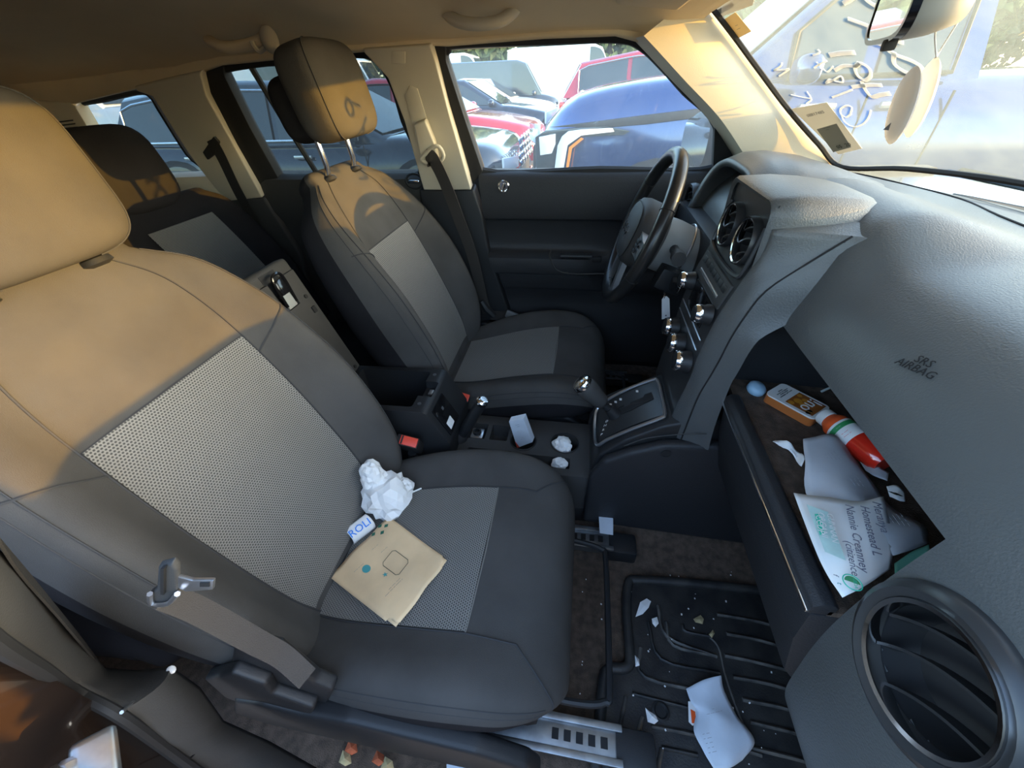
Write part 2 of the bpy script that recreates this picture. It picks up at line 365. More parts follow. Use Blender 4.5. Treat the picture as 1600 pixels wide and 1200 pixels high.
obj('panel', prism(spoly([(208, 136), (214, 143), (238, 151), (254, 176), (294, 240), (322, 274), (350, 315), (410, 309), (366, 228), (322, 150), (314, 118), (315, 110)], -0.025), EXT, 0.01, 3), M_beige, t3)
t4 = meta(thing('trim_4', atside(420, 380), 'dark grey lower rear pillar trim under the belt slot', 'pillar trim', kind='structure'))
obj('panel', prism(spoly([(345, 313), (412, 309), (470, 400), (500, 520), (420, 520)], -0.02), EXT, 0.01, 3), M_plastg, t4)
t5 = meta(thing('trim_5', atside(100, 220), 'beige rearmost pillar trim with vent slots', 'pillar trim', kind='structure'))
obj('panel', prism(spoly([(-20, 150), (60, 158), (108, 160), (117, 166), (142, 207), (232, 277), (150, 300), (-20, 260)], -0.02), EXT, 0.008), M_beige, t5)
for k in range(4):
    a = [atside(x, y, -0.024) for x, y in [(88+k*3, 190+k*5.2), (112+k*3.4, 187+k*5.4), (113+k*3.4, 189+k*5.4), (89+k*3, 192.4+k*5.2)]]
    obj('slot', prism(a, (0, 0.004, 0)), M_rubber, t5, smooth=0)
t6 = meta(thing('trim_6', atside(290, 296), 'pale trim ledge under the quarter window', 'window ledge', kind='structure'))
obj('ledge', prism(spoly([(205, 280), (330, 275), (352, 314), (230, 325)], -0.03), EXT, 0.006), M_beige, t6)
rail_px = [(-30, 150), (60, 156), (115, 162), (214, 138), (238, 147), (314, 112), (345, 100), (460, 88), (569, 78), (672, 68), (699, 69), (850, 57), (962, 53), (1003, 64)]
lo = [atside(x, y, -0.012) for x, y in rail_px]; hi = [Vector((p.x, 0.6, 1.475)) for p in lo]
t7 = st('trim_7', cat((lo+hi, [(i, i+1, len(lo)+i+1, len(lo)+i) for i in range(len(lo)-1)])), M_head, 'headliner edge running along above the driver side windows', 'roof edge', solid=0.012)
# A pillar of the driver side: its face turns towards the windscreen and takes the sun
Lp = [(1006, 56), (1032, 84), (1072, 128), (1125, 185), (1166, 247), (1172, 262)]
Rp = [(1092, -8), (1136, 48), (1180, 108), (1228, 172), (1275, 226), (1312, 262)]
LL = spl([atside(x, y, -0.065) for x, y in Lp], 6); RR = spl([atws(x, y, 0.004)+Vector((0.01, 0.012, 0)) for x, y in Rp], 6)
def f_ap(u, v):
    i = min(int(u*(len(LL)-1)), len(LL)-2); f = u*(len(LL)-1)-i
    a = LL[i].lerp(LL[i+1], f); b = RR[i].lerp(RR[i+1], f)
    if v < 0: return a+Vector((-0.02, 0.07, 0))
    return a.lerp(b, v) + Vector((0.0, -0.5, 0.25))*0.022*math.sin(math.pi*min(1, v))
ga = grid(lambda u, v: f_ap(u, -1 if v == 0 else (v-0.1)/0.9), 30, 20)
t8 = st('trim_8', ga, M_beige, 'pale beige windscreen pillar trim lit by the sun', 'pillar trim', smooth=60)
obj('screen_edge', tube(spl([atws(x+4, y-1, 0.008) for x, y in Rp]+[atws(1420, 264, 0.008), atws(1600, 287, 0.008), atws(1750, 330, 0.008)], 6), 0.006, 6), M_rubber, t8)
# ---------------- windows: window_1 driver door, window_2 rear door, window_3 rear quarter, window_4 windscreen
def pane(outer, off, thick=0.004):
    return prism(spoly(outer, off), (0, thick, thick*0.27))
W1 = [(694, 95), (699, 76), (712, 67), (850, 61), (962, 58), (1003, 70), (1041, 106), (1072, 141), (1119, 191), (1117, 263), (935, 266), (752, 267), (725, 188)]
W2 = [(347, 116), (351, 107), (405, 98), (459, 94), (569, 84), (609, 122), (631, 188), (656, 272), (540, 275), (434, 277), (390, 200)]
W3 = [(117, 166), (165, 153), (216, 142), (237, 150), (253, 175), (294, 240), (322, 272), (231, 276), (180, 240), (141, 205)]
for k, (WW, lab) in enumerate(((W1, 'clear driver door window, slightly dusty'), (W2, 'rear door window with a slim upright divider'), (W3, 'small rear quarter window'))):
    wn = meta(thing('window_%d' % (k+1), atside(*WW[-2]), lab, 'window', kind='structure'))
    wide = []
    cx = sum(p[0] for p in WW)/len(WW); cy = sum(p[1] for p in WW)/len(WW)
    obj('pane', pane([(cx+(x-cx)*1.02, cy+(y-cy)*1.03) for x, y in WW], 0.03), G_side if k == 0 else G_tint, wn, smooth=0)
    obj('seal', tube(spl(spoly(WW, 0.018), 5, True), 0.011 if k else 0.013, 8, True), M_rubber, wn)
    if k == 1: obj('divider', tube(spoly([(389, 99), (440, 183), (499, 277)], 0.02), 0.009, 6), M_rubber, wn)
    if k == 0: obj('frame', cat(prism(spoly([(674, 72), (696, 68), (697, 96), (727, 188), (754, 268), (738, 290), (703, 172), (684, 104)], 0.0), (0, 0.04, 0.01), 0.004),
                                prism(spoly([(1003, 62), (1045, 95), (1130, 178), (1172, 250), (1172, 268), (1114, 268), (1117, 193), (1070, 142), (1036, 104), (996, 68)], 0.0), (0, 0.03, 0.008), 0.003)), M_rubber, wn)
    if k == 0: obj('bright_strip', tube(spoly([(681, 98), (701, 165), (733, 272)], -0.008), 0.004, 6), M_beige, wn)
    if k == 1: obj('frame', prism(spoly([(315, 112), (348, 103), (350, 118), (392, 202), (436, 280), (430, 300), (412, 308), (366, 226), (324, 150)], 0.0), (0, 0.04, 0.01), 0.006), M_rubber, wn)
w4 = meta(thing('window_4', (0.85, 0, 1.13), 'dusty windscreen with white marker writing on it', 'windscreen', kind='structure'))
def f_ws(u, v):
    y = -0.64+1.28*u; z = 1.115+0.40*v; return (wsx(y, z), y, z)
obj('pane', grid(f_ws, 40, 20), G_ws, w4, smooth=180)
def wsp(y, z, off): return Vector((wsx(y, z)+off, y, z))
strokes = [  # hand-painted marks, pixel paths on the outside of the glass
 ([(1296, 86), (1316, 83), (1336, 82)], 6), ([(1304, 110), (1318, 103), (1338, 103), (1345, 99), (1358, 107), (1360, 119), (1351, 125), (1340, 118), (1336, 106), (1342, 98)], 4.5),
 ([(1331, 136), (1355, 133), (1378, 133)], 5), ([(1346, 127), (1352, 140), (1362, 151), (1376, 148), (1391, 146)], 5.5),
 ([(1272, 106), (1281, 100), (1292, 95)], 2.2), ([(1276, 97), (1286, 107), (1293, 112), (1302, 104)], 2.2),
 ([(1290, 130), (1300, 126), (1314, 119), (1317, 128), (1306, 127), (1296, 124), (1290, 130)], 2.2), ([(1300, 152), (1316, 146), (1332, 140)], 2.5),
 ([(1329, 178), (1331, 168), (1323, 165), (1314, 170), (1314, 178), (1322, 183), (1330, 178)], 2.5), ([(1314, 178), (1320, 190), (1333, 198), (1348, 194), (1357, 184), (1361, 172)], 2.2),
 ([(1209, 110), (1220, 103), (1222, 98)], 2.2), ([(1209, 110), (1224, 109), (1233, 108), (1217, 119)], 2.2),
 ([(1236, 148), (1254, 152), (1268, 155), (1260, 162)], 2.2), ([(1261, 143), (1266, 150), (1268, 155)], 2.2), ([(1270, 86), (1281, 82), (1278, 77)], 2)]
for pts, wd in strokes:
    P = spl([atws(x, y, -0.006) for x, y in pts], 4)
    obj('marker_stroke', ribbon(P, wd*0.0021, (-0.6, 0.0, -0.78), 0.0008), M_paint, w4, smooth=0)
# the three figures whose shadow falls on the driver headrest
figs = [([(0.30, 0.035), (0.275, 0.02), (0.28, 0.0), (0.305, 0.0), (0.315, 0.02), (0.30, 0.035), (0.335, 0.02), (0.37, 0.012)], 1.45),
        ([(0.385, 0.045), (0.34, 0.02), (0.32, 0.0), (0.345, -0.012), (0.365, 0.0), (0.355, 0.02), (0.335, 0.018)], 1.405),
        ([(0.30, 0.03), (0.335, 0.04), (0.345, 0.015), (0.31, -0.005), (0.30, -0.02), (0.335, -0.03), (0.355, -0.01), (0.335, 0.015)], 1.375)]
for pts, z0 in figs:
    P = spl([wsp(.315+(y-.33)*.75, z0-.008+dz*0.75, 0.008) for y, dz in pts], 5)
    obj('marker_stroke', ribbon(P, 0.0105, (-0.6, 0.0, -0.78), 0.0008), M_paint, w4, smooth=0)
# bonnet edge and wiper outside
def f_hood(u, v):
    y = -0.75+1.5*v; x = 0.90+1.05*u - 0.5*y*y; return (x, y, 1.112+0.03*math.sin(u*3.1)-0.12*u*u-0.05*y*y)
M_hood = pm('bonnet_paint', (0.26, 0.22, 0.17), 0.25, 0.4, coat=1.0)
meta(obj('bonnet', grid(f_hood, 16, 16), M_hood, smooth=180, solid=0.01), 'pale tan car bonnet just beyond the windscreen', 'bonnet', kind='structure')
wip = thing('wiper', wsp(.1, 1.15, .016), 'black windscreen wiper resting at the base of the glass', 'wiper')
P = [wsp(y, z, .016) for y, z in [(.37, 1.168), (.25, 1.160), (.1, 1.152), (-.1, 1.144), (-.3, 1.136)]]
obj('blade', tube(spl(P, 4), 0.009, 6), M_rubber, wip); obj('arm', tube([P[2]+Vector((0.012, 0, 0.004)), P[3]+Vector((0.03, 0, 0.0)), P[4]+Vector((0.05, -0.05, -0.01))], 0.006, 6), M_plast, wip)
# ---------------- driver door
d1 = meta(thing('door_1', (0.05, 0.68, 0.45), 'black driver door panel with armrest and pull handle', 'car door', kind='structure'))
dprof = [(1.128, .70, 0), (1.127, .672, 0), (1.118, .656, 0), (1.095, .646, 0), (1.0, .645, 0), (.985, .648, 0), (.979, .66, 0), (.974, .663, 0), (.90, .663, 0), (.882, .662, 0), (.874, .655, 1), (.868, .63, 2), (.860, .615, 2), (.83, .61, 2), (.805, .615, 2), (.795, .64, 1), (.786, .658, 0), (.735, .66, 0), (.726, .664, 0), (.721, .668, 0), (.66, .664, 0), (.55, .66, 0), (.42, .66, 0)]
def dx0(z): return ip([(.42, -.2), (.6, -.25), (.72, -.285), (.87, -.322), (.98, -.333), (1.128, -.345)], z)
V, F = [], []; NX = 44
for i in range(NX+1):
    for z, y, a in dprof:
        x0 = dx0(z); x = x0+(0.62-x0)*i/NX
        yy = y
        if a and x > 0.02: k = max(0, 1-(x-0.02)/0.14); yy = 0.662+(y-0.662)*k
        V.append((x, yy, z))
n_ = len(dprof)
F = [(i*n_+j, (i+1)*n_+j, (i+1)*n_+j+1, i*n_+j+1) for i in range(NX) for j in range(n_-1)]
obj('panel', (V, F), M_dashd, d1, smooth=50)
obj('pull_cup', rbox((-0.005, 0.648, 0.857), (0.17, 0.05, 0.02), 0.006), M_rubber, d1)
obj('switch_panel', rbox((-0.01, 0.628, 0.871), (0.11, 0.03, 0.008), 0.003), M_face, d1)
pts = [aty(x, y, 0.612) for x, y in [(861, 390), (860, 404), (879, 426), (950, 428)]]
obj('pocket_line', tube(spl(pts, 5), 0.003, 6), M_plastg, d1)
lk = obj('lock_bezel', lathe([(0.016, 0), (0.019, 0.003), (0.016, 0.006), (0.013, 0.003), (0.0, 0.003)], aty(787, 291, 0.644), (0, -1, 0.05), 20), M_chrome, d1)
obj('lock_pin', tube([aty(786, 296, 0.64), aty(788, 287, 0.636)], 0.0045, 8), M_chrome, lk)
hb = aty(1068, 313, 0.655)
obj('handle_bezel', tube([hb+Vector((0.055*math.cos(a), 0, 0.042*math.sin(a))) for a in [k*math.pi/10 for k in range(20)]], 0.007, 8, True), M_plast, d1)
obj('handle_recess', prism([hb+Vector((0.052*math.cos(a), 0.002, 0.039*math.sin(a))) for a in [k*math.pi/10 for k in range(20)]], (0, 0.004, 0)), M_gloss, d1)
obj('handle_lever', rbox(hb+Vector((-0.004, -0.012, -0.006)), (0.075, 0.016, 0.016), 0.006), M_chrome, d1)
d2 = meta(thing('door_2', (-0.8, 0.68, 0.45), 'dark rear door panel below the rear window', 'car door', kind='structure'))
V = [(-1.22+(0.74)*i/12, y, z) for i in range(13) for z, y in ((1.122, .70), (1.12, .67), (1.108, .652), (1.0, .648), (.96, .66), (.5, .66))]
obj('panel', (V, [(i*6+j, i*6+6+j, i*6+7+j, i*6+1+j) for i in range(12) for j in range(5)]), M_plastg, d2, smooth=50)
hb2 = aty(648, 283, 0.648)
obj('handle_bezel', tube([hb2+Vector((0.03*math.cos(a), 0, 0.022*math.sin(a))) for a in [k*math.pi/8 for k in range(16)]], 0.004, 6, True), M_plast, d2)
obj('handle_lever', rbox(hb2+Vector((0, -0.008, 0)), (0.04, 0.01, 0.01), 0.004), M_chrome, d2)
# ---------------- passenger side pillar foot, sill and door jamb
t9 = meta(thing('trim_9', (-0.5, -0.67, 0.4), 'grey lower pillar trim with a belt slot beside the passenger seat', 'pillar trim', kind='structure'))
def atd(px, py, d): return CAM+ray(px, py)*d
inn = [atd(*q) for q in [(-60, 800, .46), (0, 868, .52), (80, 955, .72), (162, 1046, .88), (212, 1050, .82), (265, 1044, .76), (310, 1075, .82), (348, 1128, .92), (420, 1160, .98), (500, 1205, 1.0), (620, 1250, 1.0)]]
out = [atd(*q) for q in [(-60, 950, .42), (0, 1000, .47), (70, 1040, .60), (120, 1075, .70), (160, 1098, .70), (190, 1112, .69), (225, 1135, .73), (275, 1175, .82), (330, 1215, .90), (380, 1250, .93), (470, 1300, .93)]]
def f_p(u, v):
    i = min(int(u*(len(inn)-1)), len(inn)-2); f = u*(len(inn)-1)-i
    a = inn[i].lerp(inn[i+1], f); b = out[i].lerp(out[i+1], f)
    p = a.lerp(b, v); return p+Vector((0.012, 0.003, 0.0))*math.sin(math.pi*v)
obj('panel', grid(f_p, 40, 8), M_plastg, t9, smooth=60, solid=0.004)
obj('seam', tube([atd(345, 1130, .90), atd(318, 1165, .86), atd(288, 1194, .83)], 0.0012, 5), M_rubber, t9)
obj('worn_edge', tube([atd(259, 1052, .755), atd(225, 1083, .72), atd(190, 1113, .68)], 0.002, 6), M_silver, t9)
obj('weatherstrip', tube(spl([atd(-60, 958, .42), atd(0, 1008, .47), atd(70, 1050, .60), atd(120, 1083, .70), atd(190, 1120, .69), atd(275, 1182, .82), atd(380, 1258, .93)], 5), 0.006, 8), M_rubber, t9)
t10 = meta(thing('trim_10', atd(60, 1150, .75), 'dark brown painted door jamb outside the pillar', 'door jamb', kind='structure'))
obj('painted_panel', prism([atd(-80, 962, .48), atd(0, 1012, .55), atd(100, 1076, .70), atd(190, 1122, .76), atd(300, 1210, .88), atd(400, 1290, .95), atd(200, 1320, .85), atd(-80, 1320, .6)], (-0.02, -0.004, 0.0), 0.0), M_jamb, t10)
sk = thing('door_striker', atd(148, 1182, .56), 'bright metal door striker bolted to the jamb', 'door striker')
c = atd(150, 1196, .56)
obj('plate', rbox(c, (0.014, 0.046, 0.028), 0.006, frame(CAM-c+Vector((.1, .1, .3)), (.6, .3, .6)), 3), M_steel, sk); obj('loop', tube(spl([c+Vector((-.012, -.004, .012)), c+Vector((.002, -.01, .034)), c+Vector((.024, -.01, .03)), c+Vector((.026, -.006, -.004))], 5), 0.006, 8), M_chrome, sk)

# the front passenger door, swung open ahead of the doorway
d3 = meta(thing('door_3', (.76, -.74, .4), 'front passenger door standing open', 'car door', kind='structure'))
th = math.radians(62); dd = Vector((-math.cos(th), -math.sin(th), 0)); dn = Vector((-dd.y, dd.x, 0)); h0_ = Vector((.76, -.76, 0))
def dq(a, z): return h0_+dd*a+Vector((0, 0, z))
obj('panel', prism([dq(0, .42), dq(1.02, .42), dq(1.06, .8), dq(1.06, 1.12), dq(0, 1.12)], dn*.08, .01), M_jamb, d3)
obj('window_frame', cat(tube([dq(.02, 1.12), dq(.42, 1.45), dq(.98, 1.47), dq(1.05, 1.12)], .02, 6)), M_rubber, d3)
obj('pane', prism([dq(.03, 1.12), dq(.42, 1.44), dq(.98, 1.46), dq(1.04, 1.12)], dn*.004), G_side, d3, smooth=0)

# passenger side windscreen pillar and the front wings of this car
t11 = st('trim_11', prism([(.71, -.61, 1.10), (.73, -.74, 1.08), (.30, -.70, 1.47), (.26, -.59, 1.49)], (-.05, 0, -.04), .008), M_beige, 'beige windscreen pillar trim on the passenger side', 'pillar trim')
for s_, nm in ((-1, 'passenger'), (1, 'driver')):
    fd = [(.80, s_*.66, 1.06), (.86, s_*.66, 1.09), (1.5, s_*.62, 1.04), (2.0, s_*.58, .92), (2.1, s_*.55, .6), (2.0, s_*.55, .35), (.80, s_*.66, .35)]
    meta(obj('front_wing', prism(fd, (0, s_*.20, 0), .03, 3), M_hood), 'pale tan front wing on the %s side of this car' % nm, 'wing', kind='structure')
# ================================================================== seats
HALF = [(0, 0, 0), (.25, 0, 0), (.45, .015, 0), (.56, .09, 0), (.66, .42, 0), (.76, .82, 0), (.86, 1.0, 0), (.94, .82, .04), (.99, .35, .2), (1.0, .1, .45), (.98, 0, .7), (.9, 0, .9), (.7, 0, .98), (.35, 0, 1), (0, 0, 1)]
FRONT = HALF[:9]
class Pad:
    """A padded cushion: a side-view curve, a half width, a bolster height and a thickness along it."""
    def __init__(s, rail, w, B, T, y0, dx=0.0, dz=0.0, sgn=1):
        s.rail, s.w, s.B, s.T, s.y0, s.dx, s.dz, s.sgn = rail, w, B, T, y0, dx, dz, sgn
    def fr(s, v):
        x, z = ip(s.rail, v); e = 0.004; a = ip(s.rail, max(v-e, s.rail[0][0])); b = ip(s.rail, min(v+e, s.rail[-1][0]))
        t = Vector((b[0]-a[0], 0, b[1]-a[1])).normalized(); n = Vector((t.z, 0, -t.x))*s.sgn
        return Vector((x+s.dx, s.y0, z+s.dz)), t, n
    def at(s, q, v, off=0.0):                     # point of the covered face, q = -1..1 across
        p, t, n = s.fr(v); fb = ip([(k[0], k[1], k[2]) for k in FRONT], abs(q))
        h = fb[0]*ip(s.B, v)-fb[1]*ip(s.T, v)
        return p+Vector((0, q*ip(s.w, v), 0))+n*(h+off)
    def body(s, v0=0.0, v1=1.0, nv=36, cap0=0.0, cap1=0.03):
        loop = spl([Vector((a, b, c)) for a, b, c in HALF]+[Vector((-a, b, c)) for a, b, c in HALF[-2:0:-1]], 3, True)
        secs = []
        def sec(v, sc, adv):
            p, t, n = s.fr(v); W, B, T = ip(s.w, v), ip(s.B, v), ip(s.T, v); mid = -T/2
            out = []
            for q in loop:
                h = q.y*B-q.z*T; out.append(p+t*adv+Vector((0, q.x*(W-(1-sc)*0.05), 0))+n*(mid+(h-mid)*sc))
            return out
        if cap0:
            for k in (5, 4, 3, 2, 1): a = k*math.pi/10*0.98; secs.append(sec(v0, math.cos(a), -cap0*math.sin(a)))
        for i in range(nv+1): secs.append(sec(v0+(v1-v0)*i/nv, 1.0, 0))
        if cap1:
            for k in (1, 2, 3, 4, 5): a = k*math.pi/10*0.98; secs.append(sec(v1, math.cos(a), cap1*math.sin(a)))
        return skin(secs)
    def patch(s, q0, q1, v0, v1, off, nu=16, nv=40, tq=None):
        V, F = grid(lambda u, v: s.at((q0+(q1-q0)*u)*(tq(v) if tq else 1), v0+(v1-v0)*v, off), nu, nv)
        uv = []; L = 0.0; prev = None; acc = []
        for j in range(nv+1):
            p = s.at(0, v0+(v1-v0)*j/nv)
            if prev is not None: L += (p-prev).length
            prev = p; acc.append(L)
        for i in range(nu+1):
            for j in range(nv+1): uv.append(((q0+(q1-q0)*i/nu)*0.25, acc[j]))
        return (V, F), uv
    def line(s, path, r, off=0.001, n=14):
        P = []
        for i in range(len(path)-1):
            for k in range(n): f = k/n; P.append(s.at(path[i][0]+(path[i+1][0]-path[i][0])*f, path[i][1]+(path[i+1][1]-path[i][1])*f, off))
        P.append(s.at(*path[-1], off)); return tube(P, r, 5)
BACK = [(0, -.425, .555), (.15, -.455, .66), (.4, -.52, .83), (.65, -.588, 1.0), (.85, -.645, 1.12), (1, -.685, 1.178)]
BW = [(0, .205), (.15, .245), (.4, .258), (.6, .252), (.75, .236), (.88, .20), (1, .135)]
BB = [(0, .03), (.2, .075), (.45, .082), (.65, .055), (.82, .022), (1, 0)]
BT = [(0, .10), (.4, .13), (.8, .11), (1, .075)]
CUSH = [(0, -.50, .575), (.15, -.41, .59), (.45, -.25, .632), (.66, -.135, .652), (.8, -.055, .648), (.9, .0, .622), (.96, .027, .585), (1, .036, .54)]
CW = [(0, .215), (.2, .245), (.5, .256), (.75, .25), (.86, .236), (.94, .212), (1, .18)]
CB = [(0, .012), (.2, .03), (.5, .034), (.75, .022), (.9, .006), (1, 0)]
CT = [(0, .10), (.5, .105), (.8, .10), (1, .07)]
def front_seat(name, label, y0, dxb, dxc, head_z, drv):
    s = thing(name, (-0.25+dxc, y0, 0.36), label, 'car seat', 'front seats')
    bk = Pad(BACK, BW, BB, BT, y0, dxb); cu = Pad(CUSH, CW, CB, CT, y0, dxc, 0.0, -1)
    cushion = obj('cushion', cu.body(0, 1, 40, 0.0, 0.03), M_cloth, s, smooth=180)
    g, uv = cu.patch(-.56, .56, .06, .655, .0025, 24, 44); obj('cushion_insert', g, M_mesh, s, smooth=180, uv=uv, label='lighter grey mesh panel')
    obj('seam', cu.line([(-.57, .05), (-.57, .655), (-.60, .80)], .0016), M_seam, cushion); obj('seam', cu.line([(.57, .05), (.57, .655), (.60, .80)], .0016), M_seam, cushion)
    obj('seam', cu.line([(-.60, .80), (-.97, .93)], .0016), M_seam, cushion); obj('seam', cu.line([(.60, .80), (.97, .93)], .0016), M_seam, cushion)
    obj('seam', cu.line([(-.57, .655), (0, .66), (.57, .655)], .0014), M_stitch, cushion)
    for q in (-.975, .975, -.955, .955): obj('edge_seam', cu.line([(q, .06), (q, .9)], .0012, 0.0005, 40), M_seam, cushion)
    back = obj('backrest', bk.body(0.0, 1.0, 44, 0.02, 0.035), M_cloth, s, smooth=180)
    g, uv = bk.patch(-.57, .57, .07, .668, .0025, 26, 50); obj('backrest_insert', g, M_mesh, s, smooth=180, uv=uv, label='lighter grey mesh panel')
    for q in (-.58, .58): obj('seam', bk.line([(q, .02), (q, .66), (q*1.03, .985)], .0016), M_seam, back)
    obj('seam', bk.line([(-.57, .668), (0, .67), (.57, .668)], .0013), M_seam, back)
    for q in (-1, 1): obj('seam', bk.line([(q*.58, .615), (q*.78, .66), (q*.96, .69)], .0017), M_seam, back)
    for q in (-.95, .95, -.90, .90): obj('edge_seam', bk.line([(q, .05), (q, .98)], .0012, 0.0005, 40), M_seam, back)
    # headrest on two posts
    R_ = Matrix.Rotation(math.radians(-12), 3, 'Y'); hx = -.672+dxb+(-.045 if not drv else 0.0) - 0.20*(head_z-1.275)
    def hr(u, v):                                  # rounded pillow, broad face forward
        return None
    hd = obj('headrest', ellipsoid((hx+0.03, y0, head_z), (.056, .126, .097), .45, .52, 44, 32, R_), M_cloth, s, smooth=180)
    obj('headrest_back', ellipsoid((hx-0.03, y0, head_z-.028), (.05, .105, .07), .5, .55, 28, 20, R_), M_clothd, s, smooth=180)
    for q in (-1, 1):
        sg = lambda v_, e: math.copysign(abs(v_)**e, v_)
        sp = [Vector((hx+0.03, y0, head_z))+R_ @ Vector((.0565*sg(math.cos(a), .45)*sg(math.cos(q*1.0), .52), .1265*sg(math.cos(a), .45)*sg(math.sin(q*1.0), .52), .0975*sg(math.sin(a), .45))) for a in [(-1.35+2.7*k/24) for k in range(25)]]
        obj('seam', tube(sp, .0014, 5), M_seam, hd)
    for q in (-.07, .07):
        top = Vector((hx-.002, y0+q, head_z-.07)); bot = Vector((-.688+dxb, y0+q, 1.165)); mid = Vector((-.68+dxb, y0+q, 1.205))
        post = obj('headrest_post', tube([bot-Vector((-.02, 0, .06)), bot, mid, top], .0075, 10), M_chrome, s)
        obj('post_collar', lathe([(.013, -.004), (.022, 0), (.02, .007), (.011, .012), (.009, .012)], bot+Vector((0.004, 0, 0.006)), (-.3, 0, 1), 18), M_plast, post)
    # base: plastic side shields, rails
    for q in (-1, 1):
        yy = y0+q*(.243 if q*y0 > 0 else .205)
        sh = [(-.56, .47), (-.50, .585), (-.44, .60), (-.38, .585), (-.30, .60), (-.10, .575), (-.02, .53), (.0, .48), (-.06, .43), (-.25, .425), (-.5, .43)]
        obj('side_shield', prism([(x+dxc, yy, z) for x, z in sh], (0, q*.03, 0), .01, 3), M_plast, s)
        rl = obj('rail', rbox((-.18+dxc, y0+q*.2, .395), (.62, .04, .035), .004), M_steel, s)
        obj('rail_lip', cat(rbox((-.18+dxc, y0+q*.2-.024, .415), (.64, .012, .008), .002), rbox((-.18+dxc, y0+q*.2+.024, .415), (.64, .012, .008), .002)), M_steel, rl)
        for k in range(5): obj('rail_slot', rbox((.02+k*.022+dxc, y0+q*.2-.0, .4135), (.012, .016, .002), 0), M_rubber, rl, smooth=0)
        obj('rail_foot', rbox((.16+dxc, y0+q*.2, .385), (.08, .06, .05), .01), M_plast, s)
    obj('seat_pan', rbox((-.24+dxc, y0, .50), (.46, .42, .08), .02), M_rubber, s)
    x0 = .02+dxc
    bar = spl([(x0-.06, y0-.16, .47), (x0+.03, y0-.16, .455), (x0+.085, y0-.15, .45), (x0+.095, y0-.12, .45), (x0+.095, y0+.12, .45), (x0+.085, y0+.15, .45), (x0+.03, y0+.16, .455), (x0-.06, y0+.16, .47)], 5)
    obj('slide_bar', tube(bar, .0065, 8), M_plast, s)
    return s, bk, cu
seatP, bkP, cuP = front_seat('front_seat', 'grey cloth passenger seat with a paper bag lying on its cushion', -.36, 0.0, 0.0, 1.280, False)
seatD, bkD, cuD = front_seat('front_seat', 'grey cloth driver seat behind the steering wheel, headrest raised', .36, .035, .085, 1.35, True)
# recliner lever and belt anchor on the door side of the passenger seat
def two_tone(o):                                  # darker cloth on the sides, doorway shade worked into its colour
    o.data.materials.append(M_clothd)
    for p in o.data.polygons:
        if 25 <= p.index % 84 < 59: p.material_index = 1
for o in [q for q in bpy.data.objects if q.parent in (seatP, seatD) and q.name.split('.')[0] in ('cushion', 'backrest')]: two_tone(o)
lv = obj('recliner_lever', prism([aty(x, y, -.628) for x, y in [(318, 1062), (360, 1052), (415, 1072), (424, 1086), (490, 1108), (486, 1121), (470, 1128), (420, 1116), (350, 1090)]], (0, .018, 0), .006, 3), M_plast, seatP)
obj('recliner_cover', prism([aty(x, y, -.612) for x, y in [(364, 1010), (430, 1022), (490, 1068), (520, 1080), (508, 1105), (445, 1088), (420, 1062), (360, 1040)]], (0, .02, 0), .006, 3), M_plast, seatP)
# ---------------- rear bench
rs = thing('rear_bench', (-1.2, 0.0, 0.4), 'dark cloth rear bench behind the driver seat', 'rear bench')
RB = [(0, -1.02, .62), (.4, -1.12, .84), (.8, -1.24, 1.04), (1, -1.29, 1.10)]
for y0, ww in ((.36, .25), (-.02, .13), (-.38, .24)):
    p = Pad(RB, [(0, ww), (.7, ww), (.9, ww*.94), (1, ww*.8)], [(0, .02), (.5, .03), (1, 0)], [(0, .14), (1, .10)], y0)
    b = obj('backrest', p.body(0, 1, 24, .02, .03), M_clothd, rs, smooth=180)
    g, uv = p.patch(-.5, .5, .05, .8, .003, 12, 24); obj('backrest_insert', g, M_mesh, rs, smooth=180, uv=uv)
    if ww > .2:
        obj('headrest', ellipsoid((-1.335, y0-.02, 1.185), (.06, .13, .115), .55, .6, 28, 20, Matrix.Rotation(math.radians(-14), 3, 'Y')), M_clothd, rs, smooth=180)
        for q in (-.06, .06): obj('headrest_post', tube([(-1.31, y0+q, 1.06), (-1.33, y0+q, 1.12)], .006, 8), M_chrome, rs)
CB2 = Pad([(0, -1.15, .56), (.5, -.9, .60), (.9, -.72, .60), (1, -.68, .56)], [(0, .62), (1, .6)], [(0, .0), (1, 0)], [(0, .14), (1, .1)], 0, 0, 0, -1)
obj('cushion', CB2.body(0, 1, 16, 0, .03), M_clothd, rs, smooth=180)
# ---------------- seat belts
def belt_normals(P, toward):
    return [Vector(toward) for _ in P]
sb = thing('seat_belt', atside(672, 245, -.05), 'driver seat belt hanging from the beige pillar guide', 'seat belt', 'front seat belts')
dr = atside(672, 244, -.055)
obj('guide_cover', prism([atside(x, y, -.06) for x, y in [(646, 195), (664, 188), (678, 222), (684, 250), (668, 262), (655, 240)]], (0, .025, .006), .006, 3), M_beige, sb)
obj('guide_ring', tube(spl([atside(x, y, -.062) for x, y in [(660, 246), (682, 228), (693, 243), (684, 254), (666, 254)]], 4, True), .006, 8, True), M_beige, sb)
P = spl([atside(665, 248, -.06), atside(674, 247, -.072), atside(684, 262, -.07), atside(699, 295, -.06), atside(716, 340, -.06), aty(738, 400, .60), aty(755, 470, .615), aty(762, 490, .62)], 6)
obj('webbing', ribbon(P, .046, (-.35, -1, .05), .0016), M_belt, sb)
obj('anchor_sleeve', tube([aty(752, 470, .612), aty(760, 482, .612), aty(772, 494, .615)], [.012, .016, .013], 8), M_plast, sb)
tg = obj('latch_plate', rbox(aty(800, 493, .60), (.05, .012, .03), .004, Matrix.Rotation(.4, 3, 'Y')), M_silver, sb)
